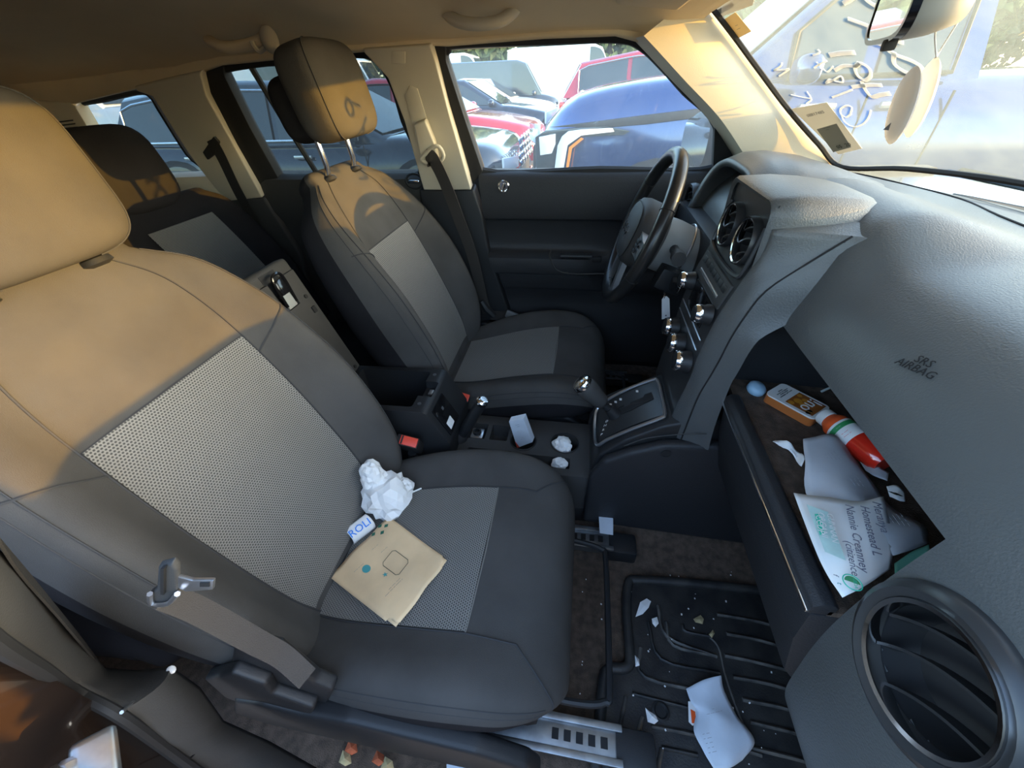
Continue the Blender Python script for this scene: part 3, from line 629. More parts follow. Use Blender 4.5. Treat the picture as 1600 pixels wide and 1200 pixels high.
P = spl([aty(768, 492, .615), aty(785, 494, .61), aty(797, 492, .603)], 4); obj('lap_webbing', ribbon(P, .04, (0, -.6, .8), .0016), M_beltk, sb)
sb = thing('seat_belt', atside(430, 400, -.02), 'dark rear seat belt running down the rear pillar', 'seat belt')
P = spl([atside(330, 218, -.03), atside(346, 246, -.045), atside(372, 300, -.045), atside(405, 360, -.04), atside(440, 425, -.04)], 6)
obj('webbing', ribbon(P, .048, (-.2, -1, .1), .0016), M_beltk, sb)
obj('belt_slot', prism([atside(x, y, -.04) for x, y in [(316, 238), (333, 213), (341, 222), (336, 240), (324, 250)]], (0, .012, 0), .003), M_rubber, sb)
sb = thing('seat_belt', aty(300, 920, -.63), 'passenger seat belt with its latch plate lying against the seat side', 'seat belt', 'front seat belts')
P = spl([aty(-60, 745, -.645), aty(0, 850, -.648), aty(80, 945, -.648), aty(158, 1040, -.648), aty(170, 1062, -.646)], 6)
obj('webbing', ribbon(P, .034, (.55, .55, .4), .0016), M_beltk, sb)
lat = [atd(258, 932, .50), atd(302, 950, .53), atd(350, 975, .565), atd(400, 1003, .60), atd(442, 1026, .63), atd(480, 1060, .655)]
obj('lap_webbing', ribbon(spl(lat, 6), [.021+.003*min(1, k/15) for k in range(31)], [CAM-p for p in spl(lat, 6)], .0018), M_belt, sb)
lp = obj('latch_body', prism([aty(x, y, -.638) for x, y in [(246, 888), (268, 882), (276, 892), (278, 926), (262, 942), (238, 944), (232, 930), (244, 922)]], (0, .006, .002), .0025, 3), M_plastg, sb)
obj('latch_slot', prism([aty(x, y, -.6405) for x, y in [(250.5, 889), (255.5, 889), (255.5, 930), (250.5, 929)]], (0, .003, 0)), M_rubber, lp, smooth=0)
obj('latch_rim', tube(spl([aty(x, y, -.64) for x, y in [(234, 928), (238, 943), (262, 943), (277, 928)]], 4), .0022, 6), M_silver, lp)
tn = obj('latch_tongue', cat(prism([aty(x, y, -.637) for x, y in [(276, 918), (290, 925), (332, 922), (333, 908), (300, 908), (277, 902)]], (0, .003, 0), .001)), M_silver, sb)
obj('tongue_hole', prism([aty(x, y, -.6378) for x, y in [(312, 911), (327, 911), (327, 917), (312, 917)]], (0, .002, 0)), M_rubber, tn, smooth=0)
# ================================================================== dashboard
def cut(g, cutters):                              # solid minus solids
    def mk(q):
        me = bpy.data.meshes.new('q'); me.from_pydata([tuple(v) for v in q[0]], [], q[1])
        bm = bmesh.new(); bm.from_mesh(me); bmesh.ops.recalc_face_normals(bm, faces=bm.faces); bm.to_mesh(me); bm.free()
        o = bpy.data.objects.new('q', me); COL.objects.link(o); return o
    a = mk(g); cs = [mk(c) for c in cutters]
    for c in cs:
        m = a.modifiers.new('b', 'BOOLEAN'); m.object = c; m.operation = 'DIFFERENCE'; m.solver = 'EXACT'
    dg = bpy.context.evaluated_depsgraph_get(); me = bpy.data.meshes.new_from_object(a.evaluated_get(dg))
    out = ([v.co.copy() for v in me.vertices], [tuple(p.vertices) for p in me.polygons])
    for o in [a]+cs:
        md = o.data; bpy.data.objects.remove(o); bpy.data.meshes.remove(md)
    bpy.data.meshes.remove(me); return out
dash = thing('dashboard', (0.5, 0, 0.75), 'dark grey dashboard with an open shelf of litter on the passenger side', 'dashboard')
def sm(a, b, x):
    t = max(0.0, min(1.0, (x-a)/(b-a))); return t*t*(3-2*t)
def dprofile(y):
    xb = wsx(y, 1.118)-0.004; k = (xb-0.40)/0.53
    return [(0, xb, 1.118), (.14, xb-.13*k, 1.137), (.32, .40+.29*k, 1.156), (.5, .40+.14*k, 1.163), (.62, .435, 1.152), (.72, .392, 1.125), (.82, .360, 1.09), (.92, .341, 1.052), (1, .335, 1.03)]
def dpt(y, v, off=0.0):
    x, z = ip(dprofile(y), v)
    z += 0.042*sm(-.19, -.08, y)*(1-sm(.15, .24, y))*(1-sm(.44, .64, x))*sm(.33, .38, x)
    return Vector((x, y, z+off))
V, F = grid(lambda u, v: dpt(-0.70+1.36*u, v), 90, 44)
NV = 45; n0 = len(V)
for i in range(91):                               # turned-under lower edge
    p = V[i*NV+44]; V.append(p+Vector((.008, 0, -.006))); V.append(p+Vector((.09, 0, -.004)))
for i in range(90):
    F.append((i*NV+44, (i+1)*NV+44, n0+(i+1)*2, n0+i*2)); F.append((n0+i*2, n0+(i+1)*2, n0+(i+1)*2+1, n0+i*2+1))
obj('top_pad', (V, F), M_dash, dash, smooth=60)
def onpad(px, py, off=0.001):                     # point of the pad seen at a pixel
    best = None; r = ray(px, py)
    for i in range(0, 137):
        y = -0.70+1.36*i/136
        for j in range(0, 61):
            p = dpt(y, j/60); d = (p-CAM); e = (d-r*d.dot(r)).length
            if best is None or e < best[0]: best = (e, p, y, j/60)
    _, p, y, v = best; n = (dpt(y, min(1, v+.01))-dpt(y, max(0, v-.01))).cross(Vector((0, 1, 0))); n.normalize()
    if n.z < 0 and n.x > 0: n = -n
    if n.dot(CAM-p) < 0: n = -n
    return p+n*off, n
gl = [onpad(x, y, .0008)[0] for x, y in [(1285, 267), (1340, 271), (1420, 288), (1500, 312), (1560, 338), (1640, 372)]]
obj('pad_groove', tube(spl(gl, 4), .0016, 5), M_rubber, dash)
dv = [onpad(x, y, .0006)[0] for x, y in [(1496, 292), (1535, 289), (1660, 315), (1660, 350)]]
obj('defrost_slot', (dv, [(0, 1, 2, 3)]), M_rubber, dash, smooth=0, solid=.001)
obj('defrost_rim', tube(dv, .002, 5, True), M_dash, dash)
dv2 = [onpad(x, y, .0018)[0] for x, y in [(1512, 295), (1536, 292), (1650, 314), (1650, 330)]]
obj('defrost_vane', (dv2, [(0, 1, 2, 3)]), M_column, dash, smooth=0, solid=.001)
pt, nn = onpad(1440, 572)
tr_ = onpad(1465, 583)[0]-onpad(1430, 558)[0]
text('airbag_lettering', 'SRS\nAIRBAG', .0125, pt+nn*.0006, tr_, nn.cross(tr_)*1, M_rubber, dash, .0002, space=.8)
# end panel by the door, round vent
EP = [(1.03, .335), (.97, .328), (.90, .324), (.82, .326), (.72, .338), (.60, .362), (.48, .42)]
V = []; ys = [-.70+.206*k/40 for k in range(41)]; EPS = sorted((z, x) for z, x in EP); zs_ = [1.03-.55*k/70 for k in range(71)]
for k, y in enumerate(ys):
    for z in zs_: V.append((ip(EPS, z)+.012*max(0, 1-k/2)**2, y, z))
    V.append((.55, y, .48))
m_ = len(zs_)+1; VC = Vector((.322, -.574, .947))
F = []
for i in range(len(ys)-1):
    for j in range(m_-1):
        q = (Vector(V[i*m_+j])+Vector(V[(i+1)*m_+j+1]))/2
        if (Vector((0, q.y, q.z))-Vector((0, VC.y, VC.z))).length > .0575: F.append((i*m_+j, (i+1)*m_+j, (i+1)*m_+j+1, i*m_+j+1))
b0 = len(V); V += [(.60, -.70, 1.03), (.60, -.70, .48)]; F.append(tuple([b0]+list(range(m_-1))+[m_-1, b0+1]))
obj('end_panel', (V, F), M_dash, dash, smooth=50)
obj('end_wall', prism([(.350, -.494, 1.028), (.338, -.494, .95), (.336, -.494, .88), (.345, -.494, .72), (.42, -.494, .5), (.56, -.494, .5), (.56, -.494, 1.028)], (0, .004, 0)), M_dashd, dash, smooth=0)
def vent(c, ax, R_, parent, rim, vanes=3, outer=1.3, twist=0.0, depth=.03):
    ax = Vector(ax).normalized(); u = ax.cross(Vector((0, 0, 1))).normalized(); w_ = ax.cross(u); c = Vector(c)
    v = obj('air_vent', lathe([(R_*outer, -.012), (R_*outer, .0), (R_*(outer*.97), .006), (R_*(1+(outer-1)*.55), .010), (R_*1.06, .007), (R_*1.0, .0)], c, ax, 48, cap=False), M_face, parent)
    obj('chrome_ring', lathe([(R_*1.05, .004), (R_*1.03, .009), (R_*.96, .008), (R_*.94, .0), (R_*.96, -.006)], c, ax, 48, cap=False), rim, v)
    obj('bowl', lathe([(R_*.99, .002), (R_*.96, -depth*.5), (R_*.8, -depth), (0, -depth)], c, ax, 40, cap=False), M_rubber, v)
    for k in range(vanes):
        q = (k-(vanes-1)/2)*2*R_/(vanes+.6)
        half = math.sqrt(max(0, (R_*.93)**2-q*q))
        rows = []
        for i in range(13):
            a = -half+2*half*i/12; bow = .35*(half*half-a*a)/R_
            d = (u*math.cos(twist)+w_*math.sin(twist)); e = (-u*math.sin(twist)+w_*math.cos(twist))
            p = c+d*a+e*(q-bow*.6); rows.append([p+ax*(-.001), p+ax*(-.001)+e*.0028, p-ax*.018+e*.006, p-ax*.018+e*.003])
        obj('vane', skin(rows), M_plast, v)
    return v
vent((.322, -.574, .947), (-1, -.02, .12), .057, dash, M_chrome, 3, 1.34, .75, .035)
# open shelf: tray, lip, bright strip, glove box
ya, yb, yc_ = -.494, -.118, -.05
obj('shelf_floor', prism([(.31, ya, .872), (.56, ya, .860), (.56, ya, .852), (.31, ya, .862)], (0, yc_-ya, 0)), M_carpet, dash, smooth=0)
obj('shelf_back', rbox((.556, (ya+yc_)/2, .945), (.008, yc_-ya, .19), 0), M_dashd, dash, smooth=0)
obj('shelf_side', prism([(.336, yc_, 1.06), (.292, yc_, .87), (.56, yc_, .85), (.56, yc_, 1.06)], (0, .004, 0)), M_dashd, dash, smooth=0)
obj('shelf_lip', prism([(.316, ya, .862), (.317, ya, .880), (.311, ya, .885), (.298, ya, .885), (.290, ya, .877), (.290, ya, .862)], (0, yb-ya, 0), .0025), M_dashd, dash)
obj('chrome_strip', rbox((.2885, (ya+yb)/2, .866), (.004, yb-ya, .005), .0015), M_chrome, dash)
obj('glove_box', prism([(.294, ya, .86), (.302, ya, .79), (.328, ya, .69), (.345, ya, .665), (.45, ya, .64), (.45, ya, .86)], (0, yb-ya+.0, 0), .004), M_dashd, dash)
# curved cheek between the shelf and the centre stack
XA = [(.74, .222), (.80, .226), (.88, .237), (.93, .239), (1.01, .250), (1.084, .271), (1.134, .286), (1.19, .288)]
XG = [(.70, .245), (.80, .248), (.866, .252), (.928, .264), (1.003, .274), (1.081, .298), (1.118, .330), (1.14, .358), (1.168, .383)]
XB = [(.70, .30), (.80, .291), (.909, .290), (.931, .293), (1.0, .304), (1.048, .330), (1.10, .356), (1.168, .41)]
def zpad(x, y):
    lo_, hi_ = 0.0, 1.0
    for _ in range(24):
        m = (lo_+hi_)/2
        if dpt(y, m).x > x: lo_ = m
        else: hi_ = m
    return dpt(y, lo_).z
def f_top(t, v):                                   # the cheek running forward into the pad
    x0, y, z0 = f_ck(0, v); x = x0+(.56-x0)*t
    return (x, y, z0+(zpad(.56, y)+.0-z0)*(t*t*(3-2*t))+.010*math.sin(math.pi*t)*(1-v*1.6)-.02*t*t)
def f_ck(u, v):
    z = 1.168-(1.168-.735)*u
    a, g, b = ip(XA, z), ip(XG, z), ip(XB, z)
    return (ip([(0, a), (.2, a+.004), (.6, g), (1, b+.022*sm(1.0, 1.06, z))], v), -.064-.058*v, z)
obj('centre_cheek', grid(lambda u, v: f_top((.25-u)/.25, v) if u < .25 else f_ck((u-.25)/.75, v), 60, 14), M_dash, dash, smooth=180)
obj('cheek_gap', tube(spl([f_ck(u/10, .6) for u in range(11)], 3), .0016, 5), M_rubber, dash)
obj('pod_gap', tube(spl([onpad(x, y, .0008)[0] for x, y in [(1262, 309), (1300, 321), (1332, 338), (1342, 352), (1334, 368)]]+[Vector(f_ck(.02, .6))], 4), .0016, 5), M_rubber, dash)
# centre pod with two round vents, stack face with radio and heater controls
def rloop(x, y0, y1, z0, z1, r, n=5, tilt=0.0):
    out = []
    for cy_, cz_, a0 in ((y1-r, z1-r, 0), (y0+r, z1-r, 90), (y0+r*.3, z0+r*.3, 180), (y1-r*.3, z0+r*.3, 270)):
        rr = r if a0 < 180 else r*.3
        for k in range(n):
            a = math.radians(a0+90*k/(n-1)); z = cz_+rr*math.sin(a); out.append(Vector((x+tilt*(z-1.1), cy_+rr*math.cos(a), z)))
    return out
pod = skin([rloop(.284, -.062, .142, 1.06, 1.196, .02), rloop(.279, -.066, .146, 1.05, 1.203, .022), rloop(.285, -.070, .150, 1.05, 1.207, .024), rloop(.33, -.070, .150, 1.04, 1.211, .034), rloop(.37, -.070, .150, 1.04, 1.210, .044), rloop(.41, -.066, .147, 1.04, 1.206, .052), rloop(.44, -.058, .142, 1.04, 1.199, .056), rloop(.46, -.048, .134, 1.04, 1.190, .056), rloop(.475, -.036, .124, 1.04, 1.178, .05)], cap=False)
obj('vent_pod', pod, M_dash, dash, smooth=60)
sf = grid(lambda u, v: (ip(XA, 1.20-.46*v), -.066+.206*u, 1.20-.46*v), 60, 130)
sfF = [f for f in sf[1] if min((((sf[0][f[0]]+sf[0][f[2]])/2).yz-Vector((yv, 1.131))).length for yv in (-.012, .083)) > .0365]
obj('stack_face', (sf[0], sfF), M_face, dash, smooth=180)
obj('stack_side', prism([(ip(XA, z)+.001, .139, z) for z in (1.19, 1.1, 1.0, .9, .8, .74)]+[(.42, .139, .74), (.42, .139, 1.19)], (0, .004, 0)), M_plast, dash, smooth=0)
for yv in (-.012, .083): vent((.279, yv, 1.131), (-1, 0, .12), .036, dash, M_chrome, 3, 1.12, .3, .03)
bz = [(ip(XA, z)-.004, y, z) for y, z in [(-.058, 1.165), (-.058, 1.10), (-.045, 1.083), (.035, 1.078), (.118, 1.083), (.131, 1.10), (.131, 1.165)]]
obj('vent_surround', tube(spl(bz, 5), .004, 6), M_face, dash)
def onst(y, z, off=0.0): return Vector((ip(XA, z)-off, y, z))
def plate(y0, y1, z0, z1, off, th=.006):
    P = [onst(y0, z0, off), onst(y1, z0, off), onst(y1, z1, off), onst(y0, z1, off)]; return prism(P, (th, 0, 0), .0015)
obj('control_panel', plate(-.055, .128, 1.024, 1.068, .004), M_plastg, dash)
for k in range(7): obj('button', plate(-.045+k*.024, -.026+k*.024, 1.050, 1.062, .0055, .004), M_plast, dash)
obj('disc_slot', plate(-.03, .105, 1.034, 1.040, .0055, .003), M_silver, dash)
obj('radio_display', plate(-.02, .095, .965, 1.018, .003), M_gloss, dash)
for z in (.958, .936): obj('bright_line', tube([onst(-.055, z, .003), onst(.125, z, .003)], .0015, 5), M_silver, dash)
def knob(name, c, r, parent, cap_mat=M_chrome):
    ax = Vector((-1, 0, .1)); k = obj(name, lathe([(r*1.15, 0), (r*1.1, .008), (r, .012), (r*.95, .026), (r*.7, .030), (0, .030)], c, ax, 24), M_plast, parent)
    obj('chrome_rim', lathe([(r*1.0, .018), (r*1.03, .024), (r*.9, .029), (r*.8, .029)], c, ax, 24, cap=False), cap_mat, k); return k
knob('radio_knob', onst(-.04, 1.005, .002), .017, dash); knob('radio_knob', onst(.115, 1.005, .002), .017, dash)
for y in (-.035, .035, .105): knob('heater_knob', onst(y, .895, .002), .021, dash)
# instrument hood and cluster behind the wheel, driver lower panel
xs = [.30, .345, .40, .48, .56, .64]; zt = [1.180, 1.196, 1.198, 1.188, 1.170, 1.148]; hw = [.178, .190, .194, .192, .182, .165]; zb = [1.03, 1.03, 1.05, 1.07, 1.09, 1.10]
def f_hd(u, v):
    k = u*5; i = min(int(k), 4); f = k-i; L = lambda a: a[i]+(a[i+1]-a[i])*f
    a = math.pi*v; sg = lambda q, e: math.copysign(abs(q)**e, q)
    y = .37+L(hw)*sg(math.cos(a), .55); z = L(zb)+(L(zt)-L(zb))*sg(math.sin(a), .6)
    return (L(xs)+.055*(z-1.03)/.16*(1-u), y, z)
obj('cluster_hood', grid(f_hd, 20, 40), M_dash, dash, smooth=180, solid=.016)
cl = obj('gauge_panel', prism([(.40, .20, 1.03), (.40, .54, 1.03), (.42, .54, 1.13), (.43, .45, 1.175), (.43, .29, 1.175), (.42, .20, 1.13)], (.01, 0, 0)), M_gloss, dash, smooth=0)
for y in (.28, .37, .46): obj('gauge_ring', lathe([(.038, 0), (.041, .004), (.036, .004)], (.405, y, 1.09), (-1, 0, .2), 24, cap=False), M_silver, cl)
obj('driver_lower_panel', prism([(.30, .145, 1.05), (.29, .145, .9), (.31, .145, .72), (.42, .145, .62), (.6, .145, .62), (.6, .145, 1.06)], (0, .50, 0), .01), M_dashd, dash)
vent((.315, .595, 1.055), (-1, -.1, .12), .04, dash, M_chrome, 3, 1.25, .2)
obj('side_bezel', prism([aty(x, y, .56) for x, y in [(1086, 340), (1112, 300), (1116, 312), (1090, 352)]], (.01, .02, 0), .003), M_silver, dash)
# ================================================================== steering wheel, column, stalk, keys
WC = Vector((.152, .36, 1.038)); WU = Vector((math.sin(math.radians(19.6)), 0, math.cos(math.radians(19.6)))); WY = Vector((0, 1, 0)); WN = Vector((-WU.z, 0, WU.x))
def wp(a, b, c=0.0): return WC+WY*a+WU*b+WN*c
sw = thing('steering_wheel', wp(0, 0), 'black leather steering wheel with satin grey spokes', 'steering wheel')
rim = tube([wp(.182*math.sin(a), .182*math.cos(a), .0) for a in [k*2*math.pi/64 for k in range(64)]], .0165, 14, True)
rm = obj('rim', rim, pm('wheel_leather', (.018, .018, .019), .28, bump=.1, bscale=500), sw, smooth=180)
for a in (1.95, -1.95, 1.05, -1.05): obj('rim_joint', tube([wp((.182+.0172*math.cos(b))*math.sin(a), (.182+.0172*math.cos(b))*math.cos(a), .0172*math.sin(b)) for b in [k*math.pi/8 for k in range(16)]], .001, 4, True), M_rubber, rm)
def hubpt(a, r, c): return wp(.10*r*math.copysign(abs(math.cos(a))**.7, math.cos(a)), -.005+.078*r*math.copysign(abs(math.sin(a))**.8, math.sin(a)), c)
AN = [k*2*math.pi/40 for k in range(40)]
hub = obj('hub', skin([[hubpt(a, 1.0, -.045) for a in AN], [hubpt(a, 1.03, .0) for a in AN], [hubpt(a, .97, .018) for a in AN], [hubpt(a, .8, .028) for a in AN], [hubpt(a, .4, .034) for a in AN], [hubpt(a, .02, .035) for a in AN]]), M_plastg, sw, smooth=60)
obj('hub_ring', tube([hubpt(a, .86, .0265) for a in AN], .0014, 5, True), M_rubber, hub)
text('emblem', 'Jeep', .05, wp(0, -.0, .035), -WY, WU, M_chrome, hub, .0015)
for q, mt in ((1, M_silver), (-1, M_silver)):
    obj('spoke', skin([[wp(q*.08, -.0+d, c) for d, c in ((.028, .0), (.028, .016), (-.032, .016), (-.032, .0))], [wp(q*.13, -.008+d, c) for d, c in ((.018, -.004), (.018, .010), (-.024, .010), (-.024, -.004))], [wp(q*.178, -.012+d, c) for d, c in ((.02, -.006), (.02, .006), (-.026, .006), (-.026, -.006))]]), mt, sw, smooth=30)
    sp = obj('spoke', skin([[wp(q*.035+d, -.06, c) for d, c in ((.02, .0), (.02, .014), (-.02, .014), (-.02, .0))], [wp(q*.05+d, -.12, c) for d, c in ((.012, -.004), (.012, .01), (-.012, .01), (-.012, -.004))], [wp(q*.062+d, -.172, c) for d, c in ((.016, -.006), (.016, .006), (-.016, .006), (-.016, -.006))]]), mt, sw, smooth=30)
for q in (1, -1):
    for k in range(3): obj('thumb_button', rbox(wp(q*.115, .004-k*.012, .016), (.004, .02, .008), .001, frame(WN, WU)), M_plast, sw)
colm = thing('steering_column', (.24, .36, 1.0), 'light grey steering column shroud behind the wheel', 'steering column')
ax = -WN
obj('shroud', skin([[wp(r*.062*math.cos(a), -.012+r*.068*math.sin(a), -c) for a in AN] for r, c in ((.85, .035), (1.0, .045), (1.02, .09), (.95, .15), (.9, .2))]), M_column, colm, smooth=60)
obj('ignition_housing', rbox(aty(1046, 436, .28), (.07, .05, .055), .008, Matrix.Rotation(.35, 3, 'Y')), M_plast, colm)
stalk = obj('stalk', tube([wp(-.05, .0, -.09), wp(-.10, .005, -.085), wp(-.135, .008, -.08)], [.012, .011, .013], 12), M_plast, colm)
obj('stalk_knob', tube([wp(-.135, .008, -.08), wp(-.165, .010, -.076)], [.0165, .0165], 14), M_plastg, stalk)
obj('stalk', tube([wp(.05, .0, -.09), wp(.10, .005, -.085), wp(.16, .012, -.08)], [.012, .010, .013], 12), M_plast, colm)
obj('shroud_ring', tube([wp(.062*math.cos(a)*1.02-.0, -.012+.07*math.sin(a), -.125) for a in AN], .003, 6, True), M_silver, colm)
ks = thing('key_set', aty(1040, 480, .235), 'bunch of keys with a white paper tag hanging from the ignition', 'keys')
kr = aty(1061, 449, .24)
obj('key_ring', tube([kr+Vector((.004*math.sin(a), .012*math.cos(a)+.002, .015*math.sin(a))) for a in [k*math.pi/10 for k in range(20)]], .0013, 6, True), M_chrome, ks)
obj('key', rbox(aty(1052, 444, .245), (.012, .018, .036), .004, Matrix.Rotation(.5, 3, 'X')), M_rubber, ks)
r2 = aty(1038, 461, .236); obj('tag_ring', tube([r2+Vector((.0, .010*math.cos(a), .008*math.sin(a))) for a in [k*math.pi/8 for k in range(16)]], .0008, 5, True), M_chrome, ks)
tgp = [aty(x, y, .235) for x, y in [(1034, 468), (1038, 463), (1042, 463), (1046, 467), (1047, 496), (1034, 499)]]
tag_ = obj('paper_tag', prism(tgp, (0, .0006, 0)), M_paper, ks, smooth=0)
obj('tag_hole', lathe([(.0022, 0), (.0022, .0004), (0, .0004)], aty(1040.5, 493, .2345), (0, -1, 0), 10), M_ink, tag_)
# ================================================================== centre console
con = thing('centre_console', (-.1, 0, .36), 'black centre console with cup holders, shifter surround and open armrest bin', 'console')
cutc = [lathe([(.034, 0), (.036, .12)], (-.115, .008, .50), (0, 0, 1), 28), lathe([(.036, 0), (.038, .12)], (-.002, .014, .50), (0, 0, 1), 28), rbox((-.185, .03, .57), (.05, .06, .08), .004), rbox((-.248, .03, .57), (.05, .06, .06), .004), rbox((-.05, -.058, .58), (.13, .036, .08), .004), rbox((-.2, -.055, .58), (.12, .04, .08), .004)]
obj('cup_tray', cut(rbox((-.115, 0, .49), (.39, .196, .17), .006), cutc), M_plastg, con, smooth=30)
for cx, cy_, r in ((-.115, .008, .034), (-.002, .014, .036)): obj('cup_rim', tube([(cx+r*1.04*math.cos(a), cy_+r*1.04*math.sin(a), .5755) for a in AN], .002, 6, True), M_plast, con)
so_ = obj('power_socket', rbox((-.252, .034, .552), (.036, .04, .02), .003), M_silver, con); obj('socket_cap', lathe([(.012, 0), (.012, .008), (.008, .008), (.008, .002), (0, .002)], (-.252, .034, .562), (0, 0, 1), 16), M_plast, so_)
binw = cut(prism([(-.60, -.09, .38), (-.60, -.09, .735), (-.345, -.09, .742), (-.335, -.09, .736), (-.288, -.09, .64), (-.292, -.09, .38)], (0, .18, 0), .006), [rbox((-.475, 0, .66), (.20, .145, .2), .008), rbox((-.36, .0, .745), (.04, .06, .05), .003)])
bn = obj('armrest_bin', binw, M_plast, con, smooth=30)
for y in (-.06, .06): obj('screw', lathe([(.005, 0), (.005, .002), (0, .002)], (-.36, y, .741), (0, 0, 1), 10), M_steel, bn)
obj('latch', rbox((-.352, .0, .726), (.012, .02, .012), .002), M_silver, bn)
# socket panel on the sloping front of the bin
fr_n = Vector((.9, 0, .45)).normalized(); fr_u = Vector((-.44, 0, .9)).normalized(); fc = Vector((-.312, -.03, .685))
pn = obj('outlet_panel', rbox(fc+fr_n*.003, (.006, .075, .085), .002, frame(fr_n, fr_u)), M_gloss, con); obj('outlet_label', rbox(fc+fr_n*.0065+Vector((0, -.01, 0))-fr_u*.022, (.001, .03, .022), 0, frame(fr_n, fr_u)), M_paper, pn, smooth=0)
obj('outlet_icon', rbox(fc+fr_n*.0065+fr_u*.02, (.001, .008, .008), 0, frame(fr_n, fr_u)), M_silver, pn, smooth=0)
# lid standing open
l0 = Vector((-.585, 0, .735)); lu = Vector((-.11, 0, .33)).normalized(); lf = Vector((lu.z, 0, -lu.x)); LR = frame(lf, lu)
lid = obj('armrest_lid', rbox(l0+lu*.165-lf*.02, (.04, .166, .33), .014, LR, 3), M_plastg, con)
obj('lid_liner', cut(rbox(l0+lu*.155+lf*.003, (.012, .142, .29), .004, LR), [rbox(l0+lu*.275+lf*.004, (.03, .05, .09), 0, LR)]), M_plastg, lid)
obj('lid_recess', rbox(l0+lu*.275-lf*.001, (.004, .05, .09), 0, LR), M_rubber, lid, smooth=0)
lc = l0+lu*.27+lf*.012
obj('lid_latch', cat(tube(spl([lc+Vector((0, -.017, 0))-lu*.03, lc+Vector((0, -.017, 0))+lu*.03+lf*.008, lc+Vector((0, 0, 0))+lu*.042+lf*.01, lc+Vector((0, .017, 0))+lu*.03+lf*.008, lc+Vector((0, .017, 0))-lu*.03], 5), .0035, 8), rbox(lc+lu*.012+lf*.002, (.012, .03, .035), .005, LR)), M_gloss, lid)
obj('lid_latch_plate', rbox(lc-lu*.02-lf*.003, (.006, .03, .035), .002, LR), M_column, lid)
for q in (-1, 1):
    for a in (.235, .02): obj('lid_screw', lathe([(.005, 0), (.005, .003), (0, .003)], l0+lu*a+lf*.009+Vector((0, q*.052, 0)), lf, 10), M_rubber, lid)
obj('lid_striker', rbox(l0+lu*.2+lf*.01+Vector((0, .05, 0)), (.006, .012, .016), .001, LR), M_rubber, lid)
# shifter tower
obj('shifter_tower', prism([(.065, -.092, .45), (.066, -.092, .60), (.078, -.092, .655), (.13, -.092, .712), (.205, -.092, .765), (.255, -.092, .785), (.40, -.092, .80), (.40, -.092, .45)], (0, .184, 0), .008, 3), M_plast, con)
def tow(x, y, off=0.0):
    z = ip([(.066, .60), (.078, .655), (.13, .712), (.205, .765), (.255, .785), (.40, .80)], x); return Vector((x-off*.5, y, z+off*.8))
obj('shifter_plate', grid(lambda u, v: tow(.082+.135*u, -.062+.124*v, .004), 12, 6), M_face, con, smooth=180)
lp_ = [(.20, -.07), (.212, -.06), (.214, 0), (.212, .06), (.20, .07), (.15, .072), (.10, .070), (.078, .062), (.074, 0), (.078, -.062), (.10, -.070), (.15, -.072)]
obj('shifter_trim', tube(spl([tow(x, y, .004) for x, y in lp_], 5, True), .0042, 8, True), M_silver, con)
gate = [(.105, .012), (.125, .012), (.127, .018), (.137, .018), (.139, .010), (.15, .010), (.152, .016), (.178, .016), (.182, .024), (.196, .024), (.198, -.002), (.15, -.012), (.105, -.008)]
gp = obj('shift_gate', ([tow(x, y, .0055) for x, y in gate], [tuple(range(len(gate)))]), M_rubber, con, smooth=0, solid=.001)
for x, y in ((.11, .042), (.121, .043), (.132, .044), (.168, .046)): obj('gate_lamp', (lambda p: rbox(p, (.006, .007, .002), .0005))(tow(x, y, .006)), M_wtext, con)
for k, ch in enumerate('PRND'): text('gate_letter', ch, .011, tow(.088+.004*k, -.025+.011*k-.018, .006), (0.7, -.2, .6), (0.2, 1, 0), M_wtext, con, .0002)
obj('ash_pocket', prism([tow(.228, -.06, .003), tow(.262, -.06, .003), tow(.262, .06, .003), tow(.228, .06, .003)], (0, 0, .004), .001), M_gloss, con, smooth=0)
obj('lighter', lathe([(.010, 0), (.010, .014), (.007, .017), (0, .017)], tow(.255, -.075, .002), (-.4, 0, 1), 16), M_chrome, con)
for q in (-1, 1):
    sidep = [(.06, .42), (.062, .60), (.09, .665), (.14, .70), (.21, .735), (.31, .745), (.50, .72), (.58, .60), (.60, .40)]
    obj('side_panel', prism([(x, q*.094, z) for x, z in sidep], (0, q*.026, 0), .012, 3), M_dashd, con)
obj('panel_arc', tube(spl([aty(x, y, -.121) for x, y in [(975, 697), (1010, 685), (1060, 679), (1104, 678)]], 5), .0012, 5), M_plastg, con)
obj('panel_disc', lathe([(.011, 0), (.011, .0012), (.009, .0012), (.009, .0004), (0, .0004)], aty(1041, 709, -.1205), (0, -1, 0), 20), M_plast, con)
obj('tunnel_base', rbox((-.15, 0, .41), (.92, .2, .10), .02), M_plast, con)
# lever and brake
sh = thing('shift_lever', tow(.115, 0), 'grey gear lever with a chrome-tipped knob', 'gear lever')
b0 = tow(.118, .0, .0); k1 = aty(906, 596, .0)
d_ = (k1-b0).normalized()
obj('boot', tube([b0, b0+d_*.03], [.018, .011], 14), M_rubber, sh); obj('shaft', tube([b0+d_*.02, b0+d_*.06], .009, 10), M_plast, sh)
L_ = (k1-b0).length
obj('knob', tube([b0+d_*(L_*q) for q in (.35, .42, .55, .7, .82, .9)], [.012, .019, .021, .024, .026, .024], 20), M_plastg, sh, smooth=180)
obj('knob_cap', lathe([(.024, 0), (.0245, .006), (.022, .012), (.014, .016), (0, .017)], b0+d_*(L_*.9), d_, 24), M_chrome, sh)
hbk = thing('hand_brake', (-.28, .0, .56), 'black hand brake lever with a chrome release button', 'hand brake')
h0 = aty(706, 706, -.01); h1 = aty(753, 628, .0)
